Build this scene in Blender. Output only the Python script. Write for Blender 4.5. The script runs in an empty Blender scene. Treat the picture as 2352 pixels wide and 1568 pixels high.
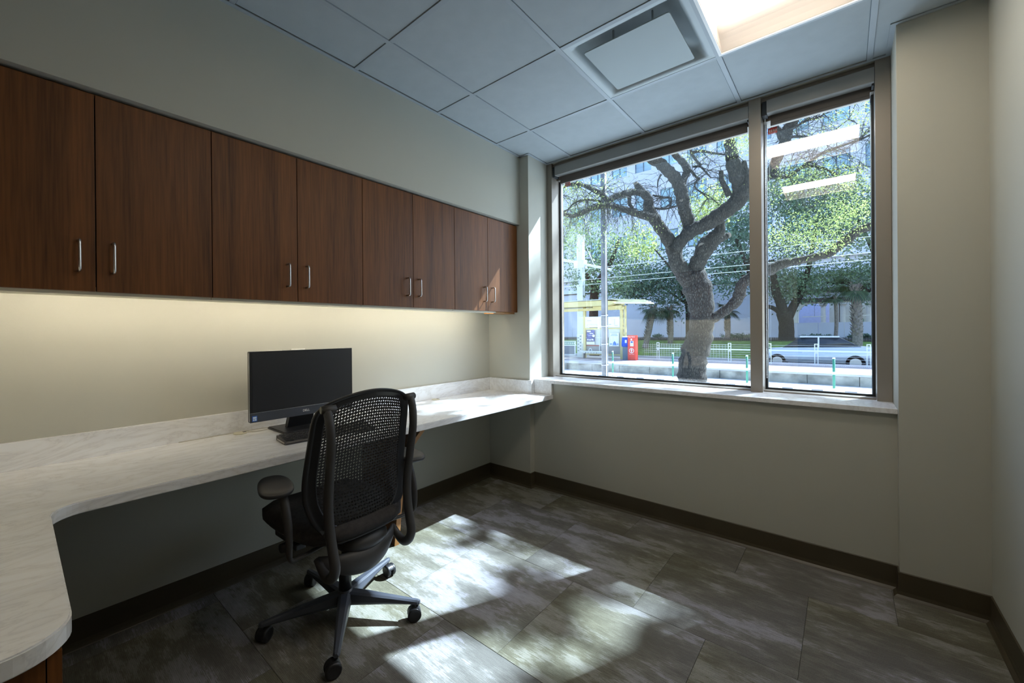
import bpy, bmesh, math, random
import numpy as np
from mathutils import Vector, Matrix
PI = math.pi
random.seed(7); RNG = np.random.default_rng(11)
S = bpy.context.scene
COL = S.collection

# ---------------------------------------------------------------- camera
cam_d = bpy.data.cameras.new('camera'); cam = bpy.data.objects.new('camera', cam_d); COL.objects.link(cam)
F_PX = 945.52
cam_d.sensor_width = 36.0; cam_d.lens = 36.0 * F_PX / 2352
cam_d.shift_x = 55.43 / 2352; cam_d.shift_y = -20.79 / 2352
cam_d.clip_start = 0.02; cam_d.clip_end = 500
yaw, pitch, roll = 0.713, -0.0017, -0.0086
fwd = Vector((-math.sin(yaw) * math.cos(pitch), math.cos(yaw) * math.cos(pitch), math.sin(pitch)))
r0 = Vector((math.cos(yaw), math.sin(yaw), 0)); u0 = r0.cross(fwd)
rt = r0 * math.cos(roll) + u0 * math.sin(roll); up = -r0 * math.sin(roll) + u0 * math.cos(roll)
M = Matrix((rt, up, -fwd)).transposed().to_4x4(); M.translation = Vector((2.3919, 0.092, 1.2828))
cam.matrix_world = M
S.camera = cam

# ---------------------------------------------------------------- sky, sun, exposure
W = bpy.data.worlds.new('sky'); S.world = W; W.use_nodes = True
wn = W.node_tree.nodes; wl = W.node_tree.links; wn.clear()
wo = wn.new('ShaderNodeOutputWorld'); wb = wn.new('ShaderNodeBackground'); sky = wn.new('ShaderNodeTexSky')
sky.sky_type = 'NISHITA'; sky.sun_disc = False; sky.sun_elevation = math.radians(45.7); sky.sun_rotation = math.radians(25.5)
sky.air_density = 1.0; sky.dust_density = 1.6; sky.ozone_density = 1.0
wb.inputs['Strength'].default_value = 0.52
wl.new(sky.outputs[0], wb.inputs[0]); wl.new(wb.outputs[0], wo.inputs[0])
sun_d = bpy.data.lights.new('sun', 'SUN'); sun = bpy.data.objects.new('sun', sun_d); COL.objects.link(sun)
sun_d.energy = 21.0; sun_d.angle = math.radians(0.53); sun_d.color = (0.84, 0.94, 1.0)
sun.rotation_euler = Vector((0.42, 0.88, 1.0)).to_track_quat('Z', 'Y').to_euler()
sun.location = (10, 20, 24)
S.view_settings.view_transform = 'Standard'; S.view_settings.look = 'None'
S.view_settings.exposure = 0.45; S.view_settings.gamma = 1.0; S.view_settings.use_curve_mapping = False
S.cycles.max_bounces = 10; S.cycles.diffuse_bounces = 5; S.cycles.glossy_bounces = 4
S.cycles.transparent_max_bounces = 16; S.cycles.transmission_bounces = 6
S.cycles.sample_clamp_indirect = 6.0; S.cycles.caustics_reflective = False; S.cycles.caustics_refractive = False
LENS_E, STRIP_E = 13.0, 58.0

# ---------------------------------------------------------------- materials
MATS = {}
def new_mat(name):
    m = bpy.data.materials.new(name); m.use_nodes = True
    nt = m.node_tree; b = nt.nodes['Principled BSDF']
    return m, nt, b
def N(nt, t, **kw):
    n = nt.nodes.new(t)
    for k, v in kw.items():
        if k in n.inputs: n.inputs[k].default_value = v
        else: setattr(n, k, v)
    return n
def ramp(nt, stops, fac=None):
    r = nt.nodes.new('ShaderNodeValToRGB'); e = r.color_ramp.elements
    while len(e) < len(stops): e.new(0.5)
    for i, (p, c) in enumerate(stops): e[i].position = p; e[i].color = (*c, 1)
    if fac is not None: nt.links.new(fac, r.inputs[0])
    return r
def coords(nt, kind='Object', scale=(1, 1, 1), rot=(0, 0, 0)):
    t = nt.nodes.new('ShaderNodeTexCoord') if kind != 'World' else nt.nodes.new('ShaderNodeNewGeometry')
    mp = nt.nodes.new('ShaderNodeMapping'); mp.inputs['Scale'].default_value = scale; mp.inputs['Rotation'].default_value = rot
    nt.links.new(t.outputs['Position' if kind == 'World' else kind], mp.inputs['Vector'])
    return mp.outputs[0]
def bump(nt, b, h, strength=0.2, dist=0.002):
    bp = N(nt, 'ShaderNodeBump'); bp.inputs['Strength'].default_value = strength; bp.inputs['Distance'].default_value = dist
    nt.links.new(h, bp.inputs['Height']); nt.links.new(bp.outputs[0], b.inputs['Normal'])
def simple(name, col, rough=0.5, metal=0.0, vary=0.06, scale=6.0, spec=0.5, bmp=0.0, bscale=200.0, coat=0.0):
    """procedural: a soft noise breaks up the base colour, optional fine relief"""
    if name in MATS: return MATS[name]
    m, nt, b = new_mat(name)
    v = coords(nt, 'World')
    n = N(nt, 'ShaderNodeTexNoise'); n.inputs['Scale'].default_value = scale; n.inputs['Detail'].default_value = 3
    nt.links.new(v, n.inputs['Vector'])
    lo = tuple(c * (1 - vary) for c in col); hi = tuple(min(1, c * (1 + vary)) for c in col)
    r = ramp(nt, [(0.3, lo), (0.7, hi)], n.outputs[0]); nt.links.new(r.outputs[0], b.inputs['Base Color'])
    b.inputs['Roughness'].default_value = rough; b.inputs['Metallic'].default_value = metal
    b.inputs['Specular IOR Level'].default_value = spec; b.inputs['Coat Weight'].default_value = coat
    if bmp:
        n2 = N(nt, 'ShaderNodeTexNoise'); n2.inputs['Scale'].default_value = bscale; n2.inputs['Detail'].default_value = 2
        nt.links.new(v, n2.inputs['Vector']); bump(nt, b, n2.outputs[0], bmp, 0.001)
    MATS[name] = m; return m
def emis(name, col, e):
    m, nt, b = new_mat(name)
    b.inputs['Base Color'].default_value = (*col, 1); b.inputs['Emission Color'].default_value = (*col, 1)
    b.inputs['Emission Strength'].default_value = e; MATS[name] = m; return m

wall_m = simple('wall_paint', (0.46, 0.455, 0.395), 0.75, vary=0.02, scale=2, bmp=0.12, bscale=260)
tile_m = simple('ceiling_tile', (0.38, 0.42, 0.44), 0.9, vary=0.03, scale=14, bmp=0.25, bscale=320)
bar_m = simple('ceiling_bar', (0.35, 0.39, 0.42), 0.5, vary=0.02)
base_m = simple('rubber_baseboard', (0.060, 0.047, 0.026), 0.42, vary=0.08, bmp=0.05)
frame_m = simple('bronze_window_frame', (0.27, 0.238, 0.20), 0.42, 0.25, vary=0.03, scale=3)
gasket_m = simple('black_gasket', (0.015, 0.018, 0.022), 0.5)
alu_m = simple('aluminium', (0.62, 0.63, 0.64), 0.3, 0.9, vary=0.03)
shade_m = simple('shade_fabric', (0.16, 0.145, 0.135), 0.9, vary=0.05, bmp=0.3, bscale=900)
fascia_m = simple('fascia_metal', (0.27, 0.265, 0.25), 0.45, 0.3, vary=0.02)
steel_m = simple('brushed_steel', (0.72, 0.72, 0.72), 0.28, 1.0, vary=0.03)
melamine_m = simple('cream_melamine', (0.75, 0.71, 0.60), 0.5, vary=0.02)
plate_m = simple('white_plastic', (0.74, 0.73, 0.68), 0.35, vary=0.02)
cream_m = simple('cream_plastic', (0.62, 0.58, 0.44), 0.4, vary=0.02)
white_m = simple('white_enamel', (0.86, 0.84, 0.82), 0.4, vary=0.01)
blk_m = simple('black_plastic', (0.016, 0.016, 0.018), 0.38, vary=0.15, bmp=0.06, bscale=700)
blk2_m = simple('satin_black_plastic', (0.042, 0.040, 0.040), 0.5, vary=0.15, bmp=0.1, bscale=900)
graph_m = simple('graphite_plastic', (0.055, 0.06, 0.075), 0.42, vary=0.1, bmp=0.08, bscale=900)
fab_m = simple('seat_fabric', (0.032, 0.027, 0.025), 0.9, vary=0.3, scale=60, bmp=0.5, bscale=1400)
armpad_m = simple('arm_pad_skin', (0.035, 0.034, 0.035), 0.45, vary=0.1, bmp=0.1, bscale=500)
screen_m = simple('screen_glass', (0.020, 0.020, 0.023), 0.38, vary=0.05)
key_m = simple('key_cap', (0.02, 0.02, 0.022), 0.35, vary=0.1)
lens_m = emis('troffer_lens', (1.0, 0.90, 0.75), LENS_E)
strip_m = emis('led_strip', (1.0, 0.90, 0.73), STRIP_E)
tray_m = simple('troffer_tray', (0.56, 0.53, 0.51), 0.35, vary=0.01)

def wood_mat(name, lo, hi, axis='z', rough=0.38):
    m, nt, b = new_mat(name)
    sc = {'z': (14, 14, 0.55), 'y': (14, 0.55, 14), 'x': (0.55, 14, 14)}[axis]
    v = coords(nt, 'World', sc)
    oi = N(nt, 'ShaderNodeObjectInfo'); add = N(nt, 'ShaderNodeVectorMath', operation='MULTIPLY_ADD')
    cmb = N(nt, 'ShaderNodeCombineXYZ'); nt.links.new(oi.outputs['Random'], cmb.inputs[0]); nt.links.new(oi.outputs['Random'], cmb.inputs[1]); nt.links.new(oi.outputs['Random'], cmb.inputs[2])
    nt.links.new(cmb.outputs[0], add.inputs[0]); add.inputs[1].default_value = (37, 53, 11); nt.links.new(v, add.inputs[2])
    n1 = N(nt, 'ShaderNodeTexNoise'); n1.inputs['Scale'].default_value = 0.7; n1.inputs['Detail'].default_value = 3; n1.inputs['Distortion'].default_value = 0.3
    n2 = N(nt, 'ShaderNodeTexNoise'); n2.inputs['Scale'].default_value = 9; n2.inputs['Detail'].default_value = 3
    nt.links.new(add.outputs[0], n1.inputs['Vector']); nt.links.new(add.outputs[0], n2.inputs['Vector'])
    mx = N(nt, 'ShaderNodeMath', operation='MULTIPLY_ADD'); nt.links.new(n2.outputs[0], mx.inputs[0]); mx.inputs[1].default_value = 0.55
    s2 = N(nt, 'ShaderNodeMath', operation='MULTIPLY'); nt.links.new(n1.outputs[0], s2.inputs[0]); s2.inputs[1].default_value = 0.75; nt.links.new(s2.outputs[0], mx.inputs[2])
    mid = tuple((a + c) / 2 for a, c in zip(lo, hi))
    r = ramp(nt, [(0.40, lo), (0.62, mid), (0.86, hi)], mx.outputs[0]); nt.links.new(r.outputs[0], b.inputs['Base Color'])
    b.inputs['Roughness'].default_value = rough; b.inputs['Specular IOR Level'].default_value = 0.32; bump(nt, b, n2.outputs[0], 0.08, 0.0006)
    MATS[name] = m; return m
wood_m = wood_mat('walnut_laminate', (0.055, 0.0185, 0.0045), (0.20, 0.072, 0.018), rough=0.46)
woodedge_m = wood_mat('walnut_edge', (0.24, 0.11, 0.035), (0.42, 0.20, 0.07))
doorw_m = wood_mat('dark_door_veneer', (0.035, 0.014, 0.007), (0.10, 0.045, 0.02))

def marble_mat():
    m, nt, b = new_mat('white_marble')
    v = coords(nt, 'World', (2.2, 0.8, 2.6), (0, 0, 0.25))
    d = N(nt, 'ShaderNodeTexNoise'); d.inputs['Scale'].default_value = 1.6; d.inputs['Detail'].default_value = 5; d.inputs['Distortion'].default_value = 1.6
    nt.links.new(v, d.inputs['Vector'])
    w = N(nt, 'ShaderNodeTexNoise'); w.inputs['Scale'].default_value = 2.3; w.inputs['Detail'].default_value = 7; w.inputs['Distortion'].default_value = 3.4; w.inputs['Roughness'].default_value = 0.6
    nt.links.new(v, w.inputs['Vector'])
    # thin veins where the noise crosses its middle value
    s = N(nt, 'ShaderNodeMath', operation='SUBTRACT'); nt.links.new(w.outputs[0], s.inputs[0]); s.inputs[1].default_value = 0.5
    a = N(nt, 'ShaderNodeMath', operation='ABSOLUTE'); nt.links.new(s.outputs[0], a.inputs[0])
    r1 = ramp(nt, [(0.0, (0.70, 0.695, 0.70)), (0.02, (0.79, 0.785, 0.78)), (0.10, (0.84, 0.845, 0.855))], a.outputs[0])
    r2 = ramp(nt, [(0.30, (0.88, 0.88, 0.89)), (0.55, (1, 1, 1))], d.outputs[0])
    mx = N(nt, 'ShaderNodeMix', data_type='RGBA', blend_type='MULTIPLY'); mx.inputs[0].default_value = 0.9
    nt.links.new(r1.outputs[0], mx.inputs[6]); nt.links.new(r2.outputs[0], mx.inputs[7]); nt.links.new(mx.outputs[2], b.inputs['Base Color'])
    b.inputs['Roughness'].default_value = 0.24; b.inputs['Specular IOR Level'].default_value = 0.45
    MATS['marble'] = m; return m
marble_m = marble_mat()

def carpet_mat():
    m, nt, b = new_mat('carpet_pile')
    g = coords(nt, 'World')
    oi = N(nt, 'ShaderNodeObjectInfo'); cmb = N(nt, 'ShaderNodeCombineXYZ')
    for i in range(3): nt.links.new(oi.outputs['Random'], cmb.inputs[i])
    add = N(nt, 'ShaderNodeVectorMath', operation='MULTIPLY_ADD'); nt.links.new(cmb.outputs[0], add.inputs[0]); add.inputs[1].default_value = (31, 17, 5); nt.links.new(g, add.inputs[2])
    def nz(scale, sc, det=3, rough=0.5):
        mp = N(nt, 'ShaderNodeMapping'); mp.inputs['Scale'].default_value = sc; nt.links.new(add.outputs[0], mp.inputs['Vector'])
        n = N(nt, 'ShaderNodeTexNoise'); n.inputs['Scale'].default_value = scale; n.inputs['Detail'].default_value = det; n.inputs['Roughness'].default_value = rough
        nt.links.new(mp.outputs[0], n.inputs['Vector']); return n.outputs[0]
    big = nz(3.6, (1.0, 2.3, 1), 5, 0.66); streak = nz(1.0, (22, 460, 1), 1); speck = nz(420, (1, 1, 1), 1)
    hue = nz(1.1, (1, 1, 1), 1)
    def mad(a, k, c):
        n = N(nt, 'ShaderNodeMath', operation='MULTIPLY_ADD'); nt.links.new(a, n.inputs[0]); n.inputs[1].default_value = k
        if isinstance(c, float): n.inputs[2].default_value = c
        else: nt.links.new(c, n.inputs[2])
        return n.outputs[0]
    f = mad(big, 1.9, mad(streak, 0.38, mad(oi.outputs['Random'], 0.15, -0.74)))
    r = ramp(nt, [(0.28, (0.130, 0.124, 0.110)), (0.54, (0.175, 0.168, 0.150)), (0.61, (0.235, 0.23, 0.235)), (0.90, (0.285, 0.283, 0.298))], f)
    r2 = ramp(nt, [(0.40, (0.84, 0.82, 0.66)), (0.60, (1.04, 1.03, 1.06))], hue)
    mx = N(nt, 'ShaderNodeMix', data_type='RGBA', blend_type='MULTIPLY'); mx.inputs[0].default_value = 1.0
    nt.links.new(r.outputs[0], mx.inputs[6]); nt.links.new(r2.outputs[0], mx.inputs[7])
    sx = N(nt, 'ShaderNodeSeparateXYZ'); nt.links.new(g, sx.inputs[0]); ph = N(nt, 'ShaderNodeMath', operation='MULTIPLY'); nt.links.new(sx.outputs[1], ph.inputs[0]); ph.inputs[1].default_value = 1250.0
    si = N(nt, 'ShaderNodeMath', operation='SINE'); nt.links.new(ph.outputs[0], si.inputs[0])
    r3 = ramp(nt, [(0.25, (0.66, 0.66, 0.66)), (0.75, (1.36, 1.36, 1.36))], mad(speck, 0.55, mad(streak, 0.30, mad(si.outputs[0], 0.05, 0.08))))
    mx2 = N(nt, 'ShaderNodeMix', data_type='RGBA', blend_type='MULTIPLY'); mx2.inputs[0].default_value = 1.0
    nt.links.new(mx.outputs[2], mx2.inputs[6]); nt.links.new(r3.outputs[0], mx2.inputs[7]); nt.links.new(mx2.outputs[2], b.inputs['Base Color'])
    b.inputs['Roughness'].default_value = 0.95; b.inputs['Specular IOR Level'].default_value = 0.1
    bump(nt, b, mad(speck, 0.5, mad(si.outputs[0], 0.15, mad(streak, 0.3, 0.0))), 0.4, 0.002)
    return m
carpet_m = carpet_mat()

def glass_mat():
    m = bpy.data.materials.new('insulated_glass'); m.use_nodes = True; nt = m.node_tree; nt.nodes.clear()
    o = N(nt, 'ShaderNodeOutputMaterial'); t = N(nt, 'ShaderNodeBsdfTransparent'); g = N(nt, 'ShaderNodeBsdfGlossy')
    t.inputs[0].default_value = (0.80, 0.91, 1.0, 1); g.inputs[0].default_value = (1, 1, 1, 1); g.inputs['Roughness'].default_value = 0.0
    fr = N(nt, 'ShaderNodeFresnel'); fr.inputs[0].default_value = 1.5
    ad = N(nt, 'ShaderNodeMath', operation='MULTIPLY_ADD'); nt.links.new(fr.outputs[0], ad.inputs[0]); ad.inputs[1].default_value = 1.3; ad.inputs[2].default_value = 0.17
    mx = N(nt, 'ShaderNodeMixShader'); nt.links.new(ad.outputs[0], mx.inputs[0]); nt.links.new(t.outputs[0], mx.inputs[1]); nt.links.new(g.outputs[0], mx.inputs[2])
    nt.links.new(mx.outputs[0], o.inputs[0]); return m
glass_m = glass_mat()

# ---------------------------------------------------------------- mesh helpers
def link(o, parent=None):
    COL.objects.link(o)
    if parent is not None: o.parent = parent
    return o
def tag(o, label=None, cat=None, group=None, kind=None):
    if label: o['label'] = label
    if cat: o['category'] = cat
    if group: o['group'] = group
    if kind: o['kind'] = kind
    return o
def finish(bm, name, mat, parent=None, smooth=False, loc=None):
    me = bpy.data.meshes.new(name); bm.normal_update(); bm.to_mesh(me); bm.free()
    if mat: me.materials.append(mat)
    if smooth:
        for p in me.polygons: p.use_smooth = True
    o = bpy.data.objects.new(name, me); link(o, parent)
    if loc: o.location = loc
    return o
def ab(bm, x0, x1, y0, y1, z0, z1, bev=0.0, seg=2):
    """axis aligned box, bevelled"""
    r = bmesh.ops.create_cube(bm, size=1.0, matrix=Matrix.Translation(((x0 + x1) / 2, (y0 + y1) / 2, (z0 + z1) / 2)) @ Matrix.Diagonal((abs(x1 - x0), abs(y1 - y0), abs(z1 - z0), 1)))
    if bev:
        es = list({e for v in r['verts'] for e in v.link_edges})
        bmesh.ops.bevel(bm, geom=es, offset=bev, segments=seg, affect='EDGES', profile=0.6)
def box(name, mat, x0, x1, y0, y1, z0, z1, parent=None, bev=0.0, smooth=False):
    bm = bmesh.new(); ab(bm, x0, x1, y0, y1, z0, z1, bev); return finish(bm, name, mat, parent, smooth)
def boxes(name, mat, lst, parent=None, bev=0.0):
    bm = bmesh.new()
    for b in lst: ab(bm, *b, bev)
    return finish(bm, name, mat, parent)
def prism(bm, pts, axis, a, b):
    """closed outline pts (2-d) extruded along axis between a and b"""
    f = {'x': lambda p, t: (t, p[0], p[1]), 'y': lambda p, t: (p[0], t, p[1]), 'z': lambda p, t: (p[0], p[1], t)}[axis]
    v0 = [bm.verts.new(f(p, a)) for p in pts]; v1 = [bm.verts.new(f(p, b)) for p in pts]
    bm.faces.new(v0); bm.faces.new(list(reversed(v1)))
    n = len(pts)
    for i in range(n): bm.faces.new((v0[i], v1[i], v1[(i + 1) % n], v0[(i + 1) % n]))
    bmesh.ops.recalc_face_normals(bm, faces=bm.faces[:])
def catmull(pts, sub=4):
    P = np.array(pts, float); n = len(P)
    if n < 3: return P
    out = []
    for i in range(n - 1):
        p0, p1, p2, p3 = P[max(i - 1, 0)], P[i], P[i + 1], P[min(i + 2, n - 1)]
        for k in range(sub):
            t = k / sub
            out.append(0.5 * ((2 * p1) + (-p0 + p2) * t + (2 * p0 - 5 * p1 + 4 * p2 - p3) * t * t + (-p0 + 3 * p1 - 3 * p2 + p3) * t ** 3))
    out.append(P[-1]); return np.array(out)
def tube(bm, pts, seg=10, cap=True, wob=0.0, flat=1.0, up=(0, 0, 1)):
    """pts rows x,y,z,r; flat squashes the ring along its second axis"""
    P = [Vector(p[:3]) for p in pts]; rings = []
    u = None
    for i, p in enumerate(P):
        a = P[max(0, i - 1)]; b = P[min(len(P) - 1, i + 1)]; t = (b - a).normalized()
        if u is None:
            u = Vector(up).cross(t)
            if u.length < 1e-3: u = Vector((1, 0, 0)).cross(t)
            u.normalize()
        else:
            u = (u - t * u.dot(t)).normalized()
        v = t.cross(u); r = pts[i][3]; ring = []
        for k in range(seg):
            an = 2 * PI * k / seg; w = 1 + wob * (random.random() - .5)
            ring.append(bm.verts.new(p + (u * math.cos(an) + v * math.sin(an) * flat) * r * w))
        rings.append(ring)
    for i in range(len(rings) - 1):
        for k in range(seg):
            bm.faces.new((rings[i][k], rings[i][(k + 1) % seg], rings[i + 1][(k + 1) % seg], rings[i + 1][k]))
    if cap:
        bm.faces.new(list(reversed(rings[0]))); bm.faces.new(rings[-1])
def tube_obj(name, mat, pts, parent=None, seg=10, sub=4, flat=1.0, wob=0.0, up=(0, 0, 1)):
    bm = bmesh.new(); tube(bm, catmull(pts, sub) if sub > 1 else pts, seg, True, wob, flat, up); return finish(bm, name, mat, parent, True)
def each(name, mat, lst, root, bev=0.0):
    """one object per box, all parts of root"""
    for b in lst: at(boxes(name, mat, [b], None, bev), root)
def at(o, p):
    """parent o to p keeping its world placement"""
    o.parent = p; o.matrix_parent_inverse = Matrix.Translation(-Vector(p.location)); return o
def cyl(bm, p0, p1, r0, r1=None, seg=20):
    r1 = r0 if r1 is None else r1
    tube(bm, [(*p0, r0), (*p1, r1)], seg)
def empty(name, loc=(0, 0, 0), rz=0.0):
    o = bpy.data.objects.new(name, None); o.empty_display_size = 0.1; link(o); o.location = loc; o.rotation_euler = (0, 0, rz); return o
def arc(cx, cy, r, a0, a1, n=8):
    return [(cx + r * math.cos(math.radians(a0 + (a1 - a0) * i / n)), cy + r * math.sin(math.radians(a0 + (a1 - a0) * i / n))) for i in range(n + 1)]
def text_obj(name, body, size, mat, mat4, parent=None, extrude=0.0004, align='CENTER'):
    c = bpy.data.curves.new(name, 'FONT'); c.body = body; c.size = size; c.extrude = extrude; c.align_x = align; c.align_y = 'CENTER'
    o = bpy.data.objects.new(name, c); COL.objects.link(o)
    dg = bpy.context.evaluated_depsgraph_get(); dg.update()
    me = bpy.data.meshes.new_from_object(o.evaluated_get(dg)); bpy.data.objects.remove(o); bpy.data.curves.remove(c)
    me.materials.clear(); me.materials.append(mat)
    t = bpy.data.objects.new(name, me); link(t, parent); t.matrix_local = mat4; return t
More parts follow.
